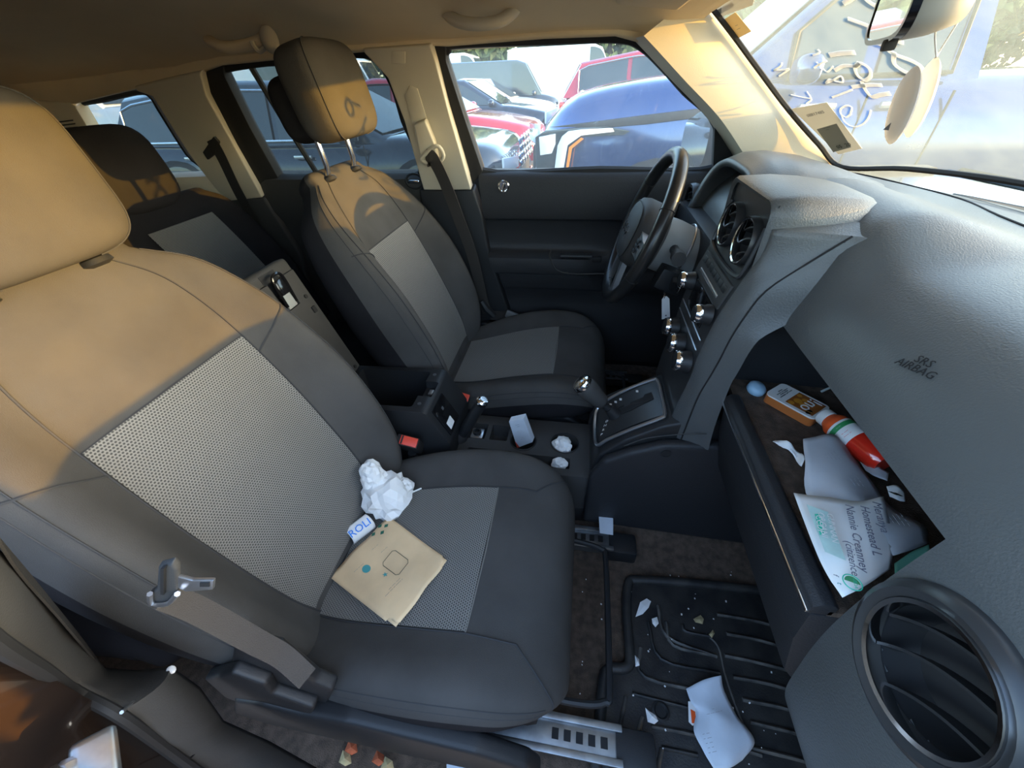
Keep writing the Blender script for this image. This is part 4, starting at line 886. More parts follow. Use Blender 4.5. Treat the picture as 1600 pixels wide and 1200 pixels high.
obj('boot', tube([h0+Vector((.0, 0, -.03)), h0+Vector((.005, 0, .02)), h0.lerp(h1, .4)], [.036, .03, .018], 14), M_rubber, hbk, smooth=180)
obj('lever', tube([h0.lerp(h1, .2), h0.lerp(h1, .6), h0.lerp(h1, .97)], [.014, .016, .015], 14), M_plast, hbk, smooth=60)
obj('button', lathe([(.0155, -.003), (.0165, .004), (.013, .008), (.009, .006), (.009, .012), (0, .012)], h1, h1-h0, 20, cap=False), M_chrome, hbk)
# buckles
def buckle(lab, c, rot, y):
    b = thing('belt_buckle', c-Vector((0, 0, .05)), lab, 'belt buckle', 'front belt buckles')
    obj('stalk', tube([c-Vector((.01, 0, .12)), c-Vector((0, 0, .03))], .012, 8), M_plast, b)
    obj('housing', rbox(c, (.056, .028, .085), .006, rot), M_rubber, b, smooth=40)
    t_ = rot @ Vector((0, 0, 1)); obj('release_button', rbox(c+t_*.0425+rot @ Vector((0.004, 0, 0)), (.042, .022, .008), .002, rot), M_red, b)
    obj('tongue_slot', rbox(c+t_*.0468+rot @ Vector((-.012, 0, 0)), (.004, .02, .001), 0, rot), M_rubber, b, smooth=0)
buckle('passenger belt buckle with a red button between the seat and armrest bin', aty(641, 694, -.112), Matrix.Rotation(.22, 3, 'Y') @ Matrix.Rotation(.55, 3, 'X'), -1)
buckle('driver belt buckle with a red button beside the driver cushion', aty(719, 626, .118), Matrix.Rotation(.3, 3, 'Y') @ Matrix.Rotation(.5, 3, 'X'), 1)
# ================================================================== overhead: handles, visor, mirror, stickers
gh = thing('grab_handle', aty(750, 20, .54), 'beige curved grab handle above the driver window', 'grab handle', 'ceiling grab handles')
obj('grip', tube(spl([aty(x, y, yy) for x, y, yy in [(684, -2, .53), (694, 16, .49), (712, 32, .465), (745, 38, .455), (780, 33, .46), (802, 18, .48), (815, -6, .52)]], 5), .0125, 12), M_beige, gh, smooth=180)
gh = thing('grab_handle', aty(380, 65, .54), 'beige grab handle with a coat hook above the rear window', 'grab handle', 'ceiling grab handles')
obj('grip', tube(spl([aty(x, y, yy) for x, y, yy in [(322, 55, .52), (334, 68, .48), (360, 74, .465), (395, 68, .465), (415, 58, .48)]], 5), .013, 10), M_head, gh, smooth=180)
obj('end_cap', ellipsoid(aty(421, 62, .465), (.022, .02, .028), 1, 1, 16, 10), M_beige, gh, smooth=180)
obj('coat_hook', tube(spl([aty(414, 74, .465), aty(405, 80, .455), aty(397, 72, .45), aty(394, 64, .45)], 4), .006, 8), M_beige, gh)
vz = thing('sun_visor', (.2, .38, 1.46), 'beige sun visor folded up against the headliner', 'sun visor')
obj('flap', rbox((.11, .34, 1.487), (.14, .28, .024), .011, Matrix.Rotation(.12, 3, 'Y'), 3), M_head, vz); obj('rod', tube([(.18, .2, 1.495), (.18, .48, 1.48)], .006, 8), M_beige, vz)
mr = thing('rear_view_mirror', (.40, .02, 1.38), 'grey rear view mirror hung from the top of the windscreen', 'mirror')
mn = Vector((-.96, .275, -.05)).normalized(); MR = frame(mn, (0, 0, 1)); mc = Vector((.372, .02, 1.424)); ml = MR.col[1]
def mloop(dx_, sx, sz, n=40):
    return [mc+mn*dx_+MR.col[1]*(sx*math.copysign(abs(math.cos(a))**.45, math.cos(a)))+MR.col[2]*(sz*math.copysign(abs(math.sin(a))**.45, math.sin(a))) for a in [k*2*math.pi/n for k in range(n)]]
obj('housing', skin([mloop(-.062, .05, .018), mloop(-.056, .085, .034), mloop(-.035, .1, .040), mloop(-.004, .104, .0425), mloop(.0, .103, .042)]), M_column, mr, smooth=60)
obj('bezel', skin([mloop(-.006, .1045, .043), mloop(.003, .104, .0425), mloop(.003, .097, .037), mloop(.0005, .097, .037)], cap=False), M_gloss, mr, smooth=40)
obj('glass', (mloop(.0015, .098, .038), [tuple(range(40))]), pm('mirror_glass', (.9, .92, .92), .02, 1.0), mr, smooth=0)
obj('dimmer_tab', rbox(mc+MR.col[1]*.045-MR.col[2]*.045-mn*.002, (.014, .016, .012), .003, MR), M_plastg, mr)
obj('stem', tube([mc-mn*.06+MR.col[2]*.01, (.462, .03, 1.455), (.478, .03, 1.478)], .009, 10), M_plastg, mr)
af = thing('air_freshener', aty(1430, 210, -.03), 'white twin-disc hanging air freshener below the mirror', 'air freshener')
fc_ = aty(1432, 158, -.045)
for k, (dn, off, ang) in enumerate(((0.0, (0.004, 0, 0.002), -.25), (.02, (-.010, .006, -.006), -.18))):
    nrm = Vector((math.cos(ang), math.sin(ang)-.06, .12)).normalized()
    obj('disc', lathe([(.0, -.003), (.038, -.003), (.042, 0), (.038, .003), (0, .003)], fc_+Vector(off), nrm, 36), M_disc, af, smooth=50)
obj('vent_mark', prism([fc_+Vector((-.025, -.004, -.030))+d for d in (Vector((0, 0, 0)), Vector((.002, -.008, 0)), Vector((.002, -.006, .008)))], (-.0006, 0, 0)), M_ink, af, smooth=0)
t_ = fc_+Vector((0, 0, .041))
for a, b in (((.40, -.03, 1.40), 0), ((.425, -.05, 1.47), .004)): obj('cord', tube([t_+Vector((0, b, 0)), Vector(a).lerp(t_, .5)+Vector((0, .002, 0)), a], .0011, 5), M_white, af)
# stickers on the inside of the windscreen
M_yel = glowmat('yellow_label', (.82, .68, .38), .22); M_lab = glowmat('cream_label', (.84, .82, .74), .22); M_grey = pm('grey_print', (.24, .25, .22), .7)
def sticker(pxs, mat, lab, cat_='sticker'):
    s = thing('sticker', atws(*pxs[0], .003), lab, cat_); P = [atws(x, y, .003) for x, y in pxs]
    obj('label', (P, [tuple(range(len(P)))]), mat, s, smooth=0, solid=.0006); return s
def wtext(name, body, size, px0, px1, px2, mat, par, dep=.0001):   # lettering on the glass: centre, right and up given as pixels
    o = atws(*px0, .008); r = atws(*px1, .008)-o; u = atws(*px2, .008)-o; return text(name, body, size, o, r, u, mat, par, dep)
s = sticker([(1237, 170), (1292, 160), (1347, 232), (1310, 241)], M_lab, 'cream inspection sticker with a dark date block low on the windscreen')
obj('date_block', ([atws(x, y, .0042) for x, y in [(1276, 202), (1307, 193), (1330, 230), (1302, 238)]], [(0, 1, 2, 3)]), M_grey, s, smooth=0)
wtext('number', '08817485', .0125, (1274, 178), (1282, 176), (1272, 170), M_ink, s); wtext('date', '05  20', .016, (1318, 228), (1330, 225), (1316, 222), M_inkd, s); wtext('small_print', '---- ------\n----', .006, (1292, 201), (1302, 199), (1290, 196), M_inkd, s)
s = sticker([(1103, 5), (1118, -6), (1185, -20), (1176, 8), (1122, 28)], M_lab, 'white and yellow service label at the top corner of the windscreen')
obj('printed_bar', ([atws(x, y, .0042) for x, y in [(1118, 17), (1144, 3), (1149, 9), (1122, 24)]], [(0, 1, 2, 3)]), M_grey, s, smooth=0)
wtext('emblem', 'M', .014, (1113, 10), (1120, 7), (1111, 5), pm('indigo_print', (.08, .08, .5), .6), s)
s = sticker([(1129, 32), (1149, 19), (1174, 49), (1153, 60)], M_yel, 'small amber reminder label below the service label on the windscreen'); wtext('print', '---\n----', .009, (1152, 42), (1160, 38), (1149, 36), M_ink, s)
# ================================================================== things on the passenger seat
def onseat(pad, px, py, off=0.0):
    r = ray(px, py); best = None
    for i in range(-30, 31):
        for j in range(0, 81):
            p = pad.at(i/30, j/80); d = p-CAM; e = (d-r*d.dot(r)).length
            if best is None or e < best[0]: best = (e, i/30, j/80)
    q0, v0 = best[1], best[2]; st_ = .02
    for _ in range(12):
        for a, b in ((1, 0), (-1, 0), (0, 1), (0, -1)):
            p = pad.at(q0+a*st_, v0+b*st_*.5); d = p-CAM; e = (d-r*d.dot(r)).length
            if e < best[0]: best = (e, q0+a*st_, v0+b*st_*.5)
        q0, v0 = best[1], best[2]; st_ *= .7
    return pad.at(q0, v0, off)
bag = thing('paper_bag', onseat(cuP, 612, 900), 'flattened brown kraft paper bag on the passenger seat', 'paper bag')
bt = [onseat(cuP, x, y, .006) for x, y in [(611, 812), (703, 879), (621, 986), (518, 905)]]
def bagpt(u, v, off=0.0):
    p = (bt[0]*(1-u)+bt[1]*u)*(1-v)+(bt[3]*(1-u)+bt[2]*u)*v
    n = (bt[1]-bt[0]).cross(bt[3]-bt[0]).normalized(); n = n if n.z > 0 else -n
    w_ = .0022*math.sin(7*u+3*v)+.0016*math.sin(13*v-4*u)+.003*(1-abs(2*u-.3))*.4
    return p+n*(w_+off+.003)
V, F = grid(lambda u, v: bagpt(u, v), 24, 24)
for i, p in enumerate(V):                          # nipped corners
    u, v = (i//25)/24, (i % 25)/24
    if u > .93 and v < .1: V[i] = bagpt(.93+(u-.93)*.5, v+.03)
    if u > .9 and v > .93: V[i] = bagpt(u-.03, .95)
top = (V, F); obj('front_sheet', top, M_bag, bag, smooth=30, solid=.0008)
obj('back_sheet', grid(lambda u, v: bagpt(.01+.97*u, .01+.97*v, -.0035), 12, 12), M_bag, bag, smooth=30, solid=.0008)
for k, (u, v) in enumerate(((.03, .03), (.02, .17), (.09, .12), (.12, .22), (.03, .30))): obj('printed_diamond', ([bagpt(u+a*.028, v+b*.035, .0012) for a, b in ((-1, 0), (0, -1), (1, 0), (0, 1))], [(0, 1, 2, 3)]), M_inkg, bag, smooth=0)
fr_ = [bagpt(u, v, .0014) for u, v in [(.42, .30), (.62, .30), (.65, .33), (.65, .50), (.62, .53), (.42, .53), (.39, .50), (.39, .33)]]
obj('printed_frame', tube(fr_, .0005, 4, True), M_inkd, bag)
st5 = [bagpt(.52+(.035 if k % 2 == 0 else .014)*math.cos(k*math.pi/5), .60+(.035 if k % 2 == 0 else .014)*math.sin(k*math.pi/5), .0014) for k in range(10)]
obj('printed_star', (st5, [tuple(range(10))]), M_teal, bag, smooth=0)
obj('printed_globe', ([bagpt(.30+.05*math.cos(a), .68+.05*math.sin(a), .0014) for a in AN], [tuple(range(40))]), M_teal, bag, smooth=0)
bd = (bagpt(.5, .5)-bagpt(.5, .7)); br = bagpt(.7, .5)-bagpt(.5, .5)
def bagtext(s_, size, u, v, flip=1): return text('small_print', s_, size, bagpt(u, v, .0016), bd, br*-1 if flip else br, M_ink, bag, .0001)
bagtext('--- ---- -----\n----- --- -- ------ -- ----', .006, .70, .62); bagtext('----- -- ---- ---', .0055, .22, .70); bagtext('---- -- --- ---', .0045, .18, .40); bagtext('--- -- ---- ----', .0045, .30, .35)
# crumpled napkin ball
def crumple(c, r, seed, sub=3, amp=.28, mat=M_paper):
    rnd = random.Random(seed); bm = bmesh.new(); bmesh.ops.create_icosphere(bm, subdivisions=sub, radius=1.0)
    ks = [(Vector((rnd.gauss(0, 1), rnd.gauss(0, 1), rnd.gauss(0, 1))).normalized(), rnd.uniform(.5, 1)) for _ in range(16)]
    for v in bm.verts:
        n = v.co.normalized(); f = min(w_+(1-n.dot(k))*1.3 for k, w_ in ks)
        f = 1-amp+amp*min(1.6, f*1.2)+rnd.uniform(-.13, .13)
        v.co = Vector((n.x*r[0]*f, n.y*r[1]*f, n.z*r[2]*f))+Vector(c)
    return from_bm(bm)
def sit(pad, px, py, h): return onseat(pad, px, py, h)
c0 = onseat(cuP, 619, 789, .036)
nb = thing('crumpled_napkin', c0-Vector((0, 0, .03)), 'crumpled white paper napkin on the passenger seat by the backrest', 'napkin')
obj('wad', crumple(c0, (.050, .052, .046), 3, 3, .55), M_paper, nb, smooth=0)
obj('twisted_end', crumple(c0+Vector((-.030, .012, .048)), (.026, .024, .038), 5, 3, .5), M_paper, nb, smooth=0)
obj('loose_corner', crumple(c0+Vector((.030, .022, .004)), (.018, .022, .024), 8, 3, .5), M_paper, nb, smooth=0)
f1 = onseat(cuP, 640, 782, .02); f2 = onseat(cuP, 662, 768, .012)
fk = thing('plastic_stirrer', f1, 'thin white plastic stirrer poking out of the crumpled napkin', 'stirrer')
obj('stem', tube([c0+Vector((.02, -.01, 0)), f1, f2], .0018, 6), M_white, fk)
# curled label
cr0 = onseat(cuP, 567, 838, .008)
cl_ = thing('paper_label', cr0, 'curled white paper strip printed with blue letters', 'paper label')
ax_ = (onseat(cuP, 583, 818, .01)-onseat(cuP, 551, 842, .01)); ax_.normalize(); nv = Vector((.55, -.55, .62)).normalized(); up_ = nv.cross(ax_).normalized()
up_ = up_ if up_.z > 0 else -up_
def lab(u, v): a = -1.15+2.3*v; return cr0+ax_*(-.026+.052*u+.008*math.cos(a))+up_*(.021*math.sin(a)+.012)+nv*(.021*math.cos(a)-.005)
obj('strip', grid(lab, 10, 16), M_paper, cl_, smooth=180, solid=.0006)
text('lettering', 'ROLI', .0225, cr0+up_*.017+nv*.0185+ax_*.006, ax_, up_, M_blue, cl_, .0002)
# ================================================================== console litter
pk = thing('small_box', (-.115, .0, .55), 'small pale blue pill box standing in the cup holder', 'box')
q = [aty(795, 659, -.005), aty(818, 654, -.005), aty(832, 691, .005), aty(808, 700, .005)]
ext_ = Vector((.004, .016, .004))
obj('carton', prism(q, ext_, .001), M_receipt, pk, smooth=0)
for k, (a, sz, m_) in enumerate(((.2, .007, M_ink), (.45, .006, M_pale), (.7, .006, M_pale))):
    text('print', ('-----\n----', '---- ---\n------', '-- ----\n--- --')[k], sz, q[0].lerp(q[3], a).lerp(q[1].lerp(q[2], a), .5)-ext_*.03, q[1]-q[0], q[0]-q[3], m_, pk, .0001)
obj('red_corner', ([q[3].lerp(q[0], .28)-ext_*.03, q[3].lerp(q[2], .18)-ext_*.03, q[3]-ext_*.03], [(0, 1, 2)]), M_red, pk, smooth=0)
meta(obj('tissue', crumple((-.008, .01, .568), (.028, .026, .022), 11), M_paper, smooth=0), 'crumpled tissue stuffed in the round cup holder', 'tissue')
meta(obj('tissue', crumple((-.012, -.058, .57), (.022, .014, .02), 12), M_paper, smooth=0), 'crumpled tissue in the narrow console slot', 'tissue')
# ================================================================== shelf litter
SZ = .869
def rect(cpx, lpx, wpx, z):                         # centre, long-end pixel, side pixel -> frame on a level plane
    c = atz(*cpx, z); a = atz(*lpx, z)-c; b = atz(*wpx, z)-c; b = b-a*(b.dot(a)/a.length_squared); return c, a, b
cp_ = atz(1181, 604, SZ+.012)
meta(obj('bottle_cap', lathe([(.0, 0), (.013, 0), (.0165, .004), (.0165, .013), (.012, .018), (0, .019)], cp_-Vector((0, 0, .012)), (.2, -.2, 1), 24), pm('pale_blue_plastic', (.36, .56, .72), .4), smooth=60), 'pale blue rounded plastic cap in the dashboard shelf corner', 'cap')
c, a, b = rect((1246, 625), (1284, 645), (1224, 637), .888); a = a.normalized()*.043; b = b.normalized()*.028
tin = thing('tin', Vector((c.x, c.y, SZ)), 'flat orange and white tin lying on the dashboard shelf', 'tin')
M_or = pm('orange_tin', (.62, .19, .05), .35, .2); M_brown = pm('brown_print', (.33, .10, .02), .35); M_gold = pm('amber_print', (.62, .26, .03), .35)
def rr(sa, sb, r, dz): return [c+a.normalized()*((a.length-r*1)*math.copysign(1, math.cos(t))*sa+r*math.cos(t))+b.normalized()*((b.length-r)*math.copysign(1, math.sin(t))*sb+r*math.sin(t))+Vector((0, 0, dz)) for t in [(k+.5)*2*math.pi/32 for k in range(32)]]
obj('body', skin([rr(1, 1, .008, -.019), rr(1, 1, .009, -.017), rr(1, 1, .009, -.004), rr(1, 1, .008, -.003)]), M_or, tin, smooth=40)
obj('lid', skin([rr(1, 1, .0098, -.004), rr(1, 1, .0102, -.001), rr(1, 1, .009, .0), rr(.97, .97, .008, .0)]), M_white, tin, smooth=40)
A_, B_ = a.normalized(), b.normalized()
def tp(u, v, dz=.0006): return c+A_*(.043*u)+B_*(.028*v)+Vector((0, 0, dz))
obj('brown_panel', ([tp(-.22, -.82), tp(.86, -.82), tp(.86, .80), tp(-.22, .80)], [(0, 1, 2, 3)]), M_brown, tin, smooth=0)
for u, v, s_ in ((-.1, -.5, .1), (.05, .1, .16), (.3, .2, .14), (-.05, .6, .12), (.2, -.3, .12)): obj('amber_dot', ([tp(u+s_*math.cos(t), v+1.6*s_*math.sin(t), .0009) for t in AN[::2]], [tuple(range(20))]), M_gold, tin, smooth=0)
text('lettering', 'on!', .031, tp(.48, -.05, .0012), -B_, A_, M_white, tin, .0002)
obj('flavour_oval', ([tp(.66+.12*math.cos(t), .62+.26*math.sin(t), .0013) for t in AN[::2]], [tuple(range(20))]), M_gloss, tin, smooth=0); text('flavour', '4mg', .0065, tp(.66, .62, .0016), -A_, -B_, M_gold, tin, .0001)
text('warning', 'WARNING: This product\ncontains nicotine.\nNicotine is an addictive\nchemical.', .0036, tp(-.6, 0, .0008), -B_, A_, M_inkd, tin, .0001)
# orange medicine bottle lying down
p0, p1 = atz(1290, 652, .892), atz(1372, 716, .892); bx = (p1-p0).normalized()
bo = thing('plastic_bottle', Vector((p0.x, p0.y, SZ)), 'small orange red bottle with a white label lying on the dashboard shelf', 'bottle')
M_orb = pm('orange_plastic', (.85, .12, .03), .25, coat=.5); M_redb = pm('red_liquid', (.75, .03, .015), .15, coat=1.0)
obj('cap', lathe([(0, 0), (.013, 0), (.0145, .003), (.0145, .012), (.0135, .013)], p0-bx*.006, bx, 28), M_white, bo)
obj('shoulder', lathe([(.013, .006), (.015, .010), (.019, .016), (.0205, .020), (.0205, .028)], p0, bx, 28, cap=False), M_orb, bo)
lb = obj('label_wrap', lathe([(.0209, .026), (.0211, .027), (.0211, .058), (.0209, .059)], p0, bx, 32, cap=False), M_paper, bo)
obj('green_band', lathe([(.0213, .030), (.0213, .038)], p0, bx, 32, cap=False), pm('green_label', (.03, .3, .1), .5), lb)
obj('base', lathe([(.0205, .056), (.0208, .075), (.0205, .098), (.017, .105), (0, .105)], p0, bx, 28, cap=False), M_redb, bo)
bu = (CAM-p0); bu = (bu-bx*bu.dot(bx)).normalized(); bs = bx.cross(bu)
text('label_print', '---- --\n-- -----', .0052, p0+bx*.048+bu*.0216, bs, bx*-1, M_red, lb, .0001); text('band_print', '---- ---', .0032, p0+bx*.034+bu*.0218, bs, bx*-1, M_white, lb, .0001)
# papers
def sheet(name, lab_, rows, mat, cat_='paper', amp=.003, seed=1, sol=.0005):
    """rows of world points (equal length), smoothed into a wavy sheet"""
    rnd = random.Random(seed); nr, nc = len(rows), len(rows[0]); R1 = [spl(r_, 5) for r_ in rows]
    cols = [spl([R1[i][k] for i in range(nr)], 5) for k in range(len(R1[0]))]
    m_ = len(cols[0]); V = []
    ph = rnd.uniform(0, 6)
    for k, cc in enumerate(cols):
        for j, p in enumerate(cc): V.append(p+Vector((0, 0, amp*math.sin(k*.7+ph)*math.cos(j*.6+ph*2)+amp*.5*rnd.uniform(-1, 1)*.4)))
    F = [(i*m_+j, (i+1)*m_+j, (i+1)*m_+j+1, i*m_+j+1) for i in range(len(cols)-1) for j in range(m_-1)]
    t_ = thing(name, Vector((sum(v.x for v in V)/len(V), sum(v.y for v in V)/len(V), min(v.z for v in V))), lab_, cat_)
    obj('sheet', (V, F), mat, t_, smooth=25, solid=sol); return t_
def ptext(par, body, size, o, r, u, mat, dep=.0001): return text('print', body, size, o, r, u, mat, par, dep)
M_thin = pm('thin_receipt', (.60, .62, .66), .8, var=.05, vscale=25)
r1 = sheet('receipt', 'large creased grey receipt lying along the dashboard shelf', [[atz(1256, 684, .905), atz(1300, 680, .90), atz(1322, 694, .893)], [atz(1257, 722, .90), atz(1310, 715, .905), atz(1352, 742, .892)], [atz(1260, 768, .895), atz(1330, 775, .912), atz(1392, 790, .893)], [atz(1300, 830, .90), atz(1375, 830, .925), atz(1440, 820, .90)], [atz(1340, 880, .905), atz(1400, 868, .92), atz(1452, 848, .905)]], M_thin, 'receipt', .0025, 4)
for px_, py_, z_ in ((1300, 712, .912), (1335, 752, .914), (1404, 812, .926)): ptext(r1, '----  --  ---\n- ---  ----\n----- ----\n--- --', .0045, atz(px_, py_, z_), atz(px_+22, py_+30, z_)-atz(px_, py_, z_), Vector((.5, .8, .1)), M_pale)
meta_fold = sheet('paper_strip', 'torn white tissue strip on the shelf floor', [[atz(1206, 692, .878), atz(1225, 698, .886), atz(1240, 714, .878), atz(1253, 728, .884)], [atz(1212, 686, .882), atz(1232, 692, .892), atz(1248, 705, .884), atz(1257, 718, .89)]], M_paper, 'tissue', .003, 6)
r2_ = sheet('receipt', 'small folded receipt beside the orange bottle', [[atz(1342, 716, .882), atz(1366, 726, .886), atz(1390, 738, .886)], [atz(1352, 736, .880), atz(1368, 744, .884), atz(1386, 752, .884)]], M_thin, 'receipt', .001, 8)
bc = sheet('paper_tag', 'small white tag with a barcode at the shelf edge', [[atz(1385, 760, .905), atz(1400, 758, .908), atz(1414, 770, .905)], [atz(1390, 776, .902), atz(1402, 781, .905), atz(1414, 784, .903)]], M_paper, 'tag', .001, 9)
for k in range(7): obj('bar', rbox(atz(1393+k*2.1, 770+k*.5, .912), (.0008+.0006*(k % 3), .007, .0002), 0, Matrix.Rotation(.9, 3, 'Z')), M_inkd, bc, smooth=0)
en = sheet('envelope', 'white handwritten envelope with a green printed corner on the shelf', [[atz(1240, 770, .912), atz(1285, 776, .915), atz(1340, 783, .918), atz(1380, 776, .918)], [atz(1262, 830, .912), atz(1305, 832, .922), atz(1355, 833, .926), atz(1392, 825, .92)], [atz(1288, 890, .912), atz(1322, 885, .922), atz(1362, 880, .926), atz(1394, 868, .92)], [atz(1316, 934, .912), atz(1340, 922, .918), atz(1368, 905, .92), atz(1392, 888, .918)]], M_paper, 'envelope', .0008, 10)
def ez(px, py, dz=.0): 
    return atz(px, py, .930+dz)
er = (ez(1365, 900)-ez(1340, 800)); eu = (ez(1380, 840)-ez(1300, 850))
M_pen = pm('pen_ink', (.16, .16, .22), .7)
for s_, px, py, sz in (('Meranya', 1376, 808, .0135), ('Homestead L', 1360, 828, .013), ('Nannie Creanney', 1338, 838, .013), ('(citizence', 1331, 872, .0115)): ptext(en, s_, sz, ez(px, py), er, eu, M_pen)
M_lg = pm('pale_green_print', (.50, .70, .66), .8, var=.15, vscale=40); M_gp = pm('mint_print', (.05, .55, .38), .8)
obj('printed_panel', grid(lambda u, v: ez(*(Vector((1260, 788)).lerp(Vector((1294, 800)), u)*(1-v)+Vector((1289, 862)).lerp(Vector((1322, 876)), u)*v)), 4, 6), M_lg, en, smooth=0)
obj('printed_block', ([ez(1273, 803, .001), ez(1281, 803, .001), ez(1289, 834, .001), ez(1281, 836, .001)], [(0, 1, 2, 3)]), M_gp, en, smooth=0)
ptext(en, 'CCDP', .010, ez(1281, 819, .0016), er, eu, M_white); ptext(en, 'GUNNAN\nORGANI', .0095, ez(1293, 822, .0012), er, eu, M_white)
sc_ = ez(1332, 910, .001); e1 = er.normalized(); e2 = (eu-e1*eu.dot(e1)).normalized()
obj('round_seal', tube([sc_+e1*.0085*math.cos(t)+e2*.0085*math.sin(t) for t in AN], .0006, 5, True), M_gp, en); obj('seal_half', ([sc_+e1*.007*math.cos(t)+e2*.007*math.sin(t) for t in AN[10:31]], [tuple(range(21))]), pm('seal_green', (.05, .3, .12), .8), en, smooth=0); ptext(en, 'USDA', .0045, sc_+e2*.0025, e1, e2, M_gp)
ptext(en, 'f', .007, ez(1306, 899), er, eu, M_pen); ptext(en, 't', .007, ez(1312, 912), er, eu, M_teal)
gpap = sheet('green_paper', 'mint green paper corner tucked under the receipt', [[atz(1398, 880, .90), atz(1425, 862, .902), atz(1452, 850, .903)], [atz(1398, 900, .895), atz(1425, 882, .898), atz(1452, 866, .90)]], pm('mint_paper', (.25, .68, .48), .8), 'paper', .0008, 13)
meta(obj('pen', tube([atz(1283, 612, .90), atz(1292, 608, .905), atz(1304, 603, .91)], .002, 8), pm('grey_pen', (.4, .46, .48), .4)), 'thin grey pen lying behind the orange tin', 'pen')
# ================================================================== floor mat and floor litter
MZ = .376
fm = thing('floor_mat', (.35, -.35, .362), 'black ribbed rubber floor mat with mud and crumbs in the passenger footwell', 'floor mat')
mpx = [(982, 908), (1100, 912), (1240, 928), (1300, 1060), (1345, 1210), (1345, 1300), (920, 1300), (938, 1120), (943, 1052), (968, 1046), (984, 1032), (980, 960)]
mo = [atz(x, y, .364) for x, y in mpx]
obj('sheet', prism(mo, (0, 0, .006), .002), M_mat, fm)
edge = [atz(x, y, .372) for x, y in [(1240, 928), (1100, 913), (1000, 906), (982, 912), (979, 960), (984, 1028), (975, 1044), (946, 1050), (938, 1120), (930, 1220)]]
obj('raised_edge', tube(spl(edge, 4), .011, 8), M_mat, fm, smooth=60)
rib = [[(1028, 946), (1042, 994), (1120, 1026)], [(1066, 976), (1072, 987), (1112, 995)], [(1041, 972), (1052, 1008), (1120, 1025)], [(1013, 972), (1033, 1030), (1125, 1052)], [(1001, 1012), (1008, 1058), (1135, 1086)], [(988, 1084), (1075, 1106)], [(1018, 1135), (1085, 1148), (1190, 1180)], [(1034, 1168), (1090, 1180)],
       [(1120, 960), (1180, 970), (1232, 985)], [(1135, 990), (1190, 1001), (1245, 1018)], [(1132, 1024), (1180, 1034), (1250, 1052)], [(1145, 1058), (1200, 1068), (1262, 1086)], [(1160, 1093), (1220, 1105), (1275, 1122)], [(1172, 1128), (1230, 1142), (1292, 1160)], [(1172, 1168), (1230, 1182), (1300, 1200)],
       [(978, 1088), (966, 1150), (958, 1200)], [(1004, 1120), (994, 1160), (984, 1210)], [(1034, 1170), (1026, 1210)]]
for k, r_ in enumerate(rib): obj('rib', tube(spl([atz(x, y, .371) for x, y in r_], 4), .0042, 6), M_dust if k % 2 == 0 or k > 7 else M_mat, fm, smooth=60)
obj('fold_line', tube(spl([atz(x, y, .371) for x, y in [(1102, 990), (1122, 1010), (1132, 1050), (1145, 1090), (1160, 1130)]], 4), .0025, 5), M_dust, fm)
obj('grommet', lathe([(.016, 0), (.017, .004), (.013, .006), (.010, .002), (0, .002)], atz(1032, 1112, .371), (0, 0, 1), 20), M_rubber, fm)
def scrap(lab_, pxs, z, mat=M_paper, seed=0, name='paper_scrap', cat_='paper scrap', lift=.006):
    rnd = random.Random(seed); P = [atz(x, y, z) for x, y in pxs]; c = sum(P, Vector())/len(P)+Vector((0, 0, lift)); n = len(P)
    Q = [p+Vector((0, 0, rnd.uniform(0, lift*.6))) for p in P]
    return meta(obj(name, (Q+[c], [(i, (i+1) % n, n) for i in range(n)]), mat, smooth=0, solid=.0012), lab_, cat_)
scrap('torn white paper scrap in the corner of the floor mat', [(993, 964), (1000, 942), (1010, 936), (1017, 940), (1013, 950), (1004, 960)], .374, seed=1)
scrap('round white paper bit beside the torn scrap on the mat', [(1018, 968), (1026, 965), (1029, 974), (1024, 980), (1019, 975)], .374, seed=2)
scrap('white tissue scrap next to the mat grommet', [(1008, 1106), (1014, 1112), (1024, 1118), (1028, 1127), (1022, 1132), (1012, 1128)], .374, seed=3)
scrap('pale paper bit stuck at the mat edge', [(992, 1024), (998, 1030), (999, 1040), (993, 1042)], .374, seed=4)
M_leaf = pm('dry_leaf', (.42, .34, .18), .9, var=.3, vscale=60); M_leafr = pm('rust_leaf', (.42, .10, .04), .9, var=.3, vscale=60)
scrap('tan dry leaf bit on the ribbed mat', [(1083, 968), (1094, 962), (1099, 968), (1097, 976), (1086, 973)], .376, M_leaf, 5, 'dry_leaf', 'leaf')
scrap('greenish dry leaf bit on the mat fold', [(1107, 992), (1113, 985), (1116, 990), (1112, 997)], .376, M_leaf, 6, 'dry_leaf', 'leaf')
for k, (x, y, m_, l_) in enumerate(((550, 1168, M_leafr, 'rust red dry leaf on the carpet beside the sill'), (540, 1185, M_leaf, 'pale dry leaf on the carpet beside the sill'), (592, 1185, M_leafr, 'small orange leaf under the seat edge'), (606, 1195, M_leaf, 'curled tan leaf under the seat edge'))):
    scrap(l_, [(x-10, y+6), (x-3, y-12), (x+8, y-5), (x+10, y+8), (x, y+12)], .372, m_, 20+k, 'dry_leaf', 'leaf', .01)
scrap('pale blue paper under the seat rail by the sill', [(698, 1180), (745, 1186), (760, 1215), (698, 1215)], .372, M_receipt, 30, 'paper_scrap', 'paper scrap', .003)
bp_ = thing('paper_slip', atz(945, 815, .40), 'pale blue paper slip on the carpet beside the console', 'paper slip')
obj('sheet', prism([atz(x, y, z) for x, y, z in [(935, 793, .455), (957, 800, .455), (957, 836, .445), (937, 833, .445)]], (.002, .001, -.001)), M_receipt, bp_, smooth=0)
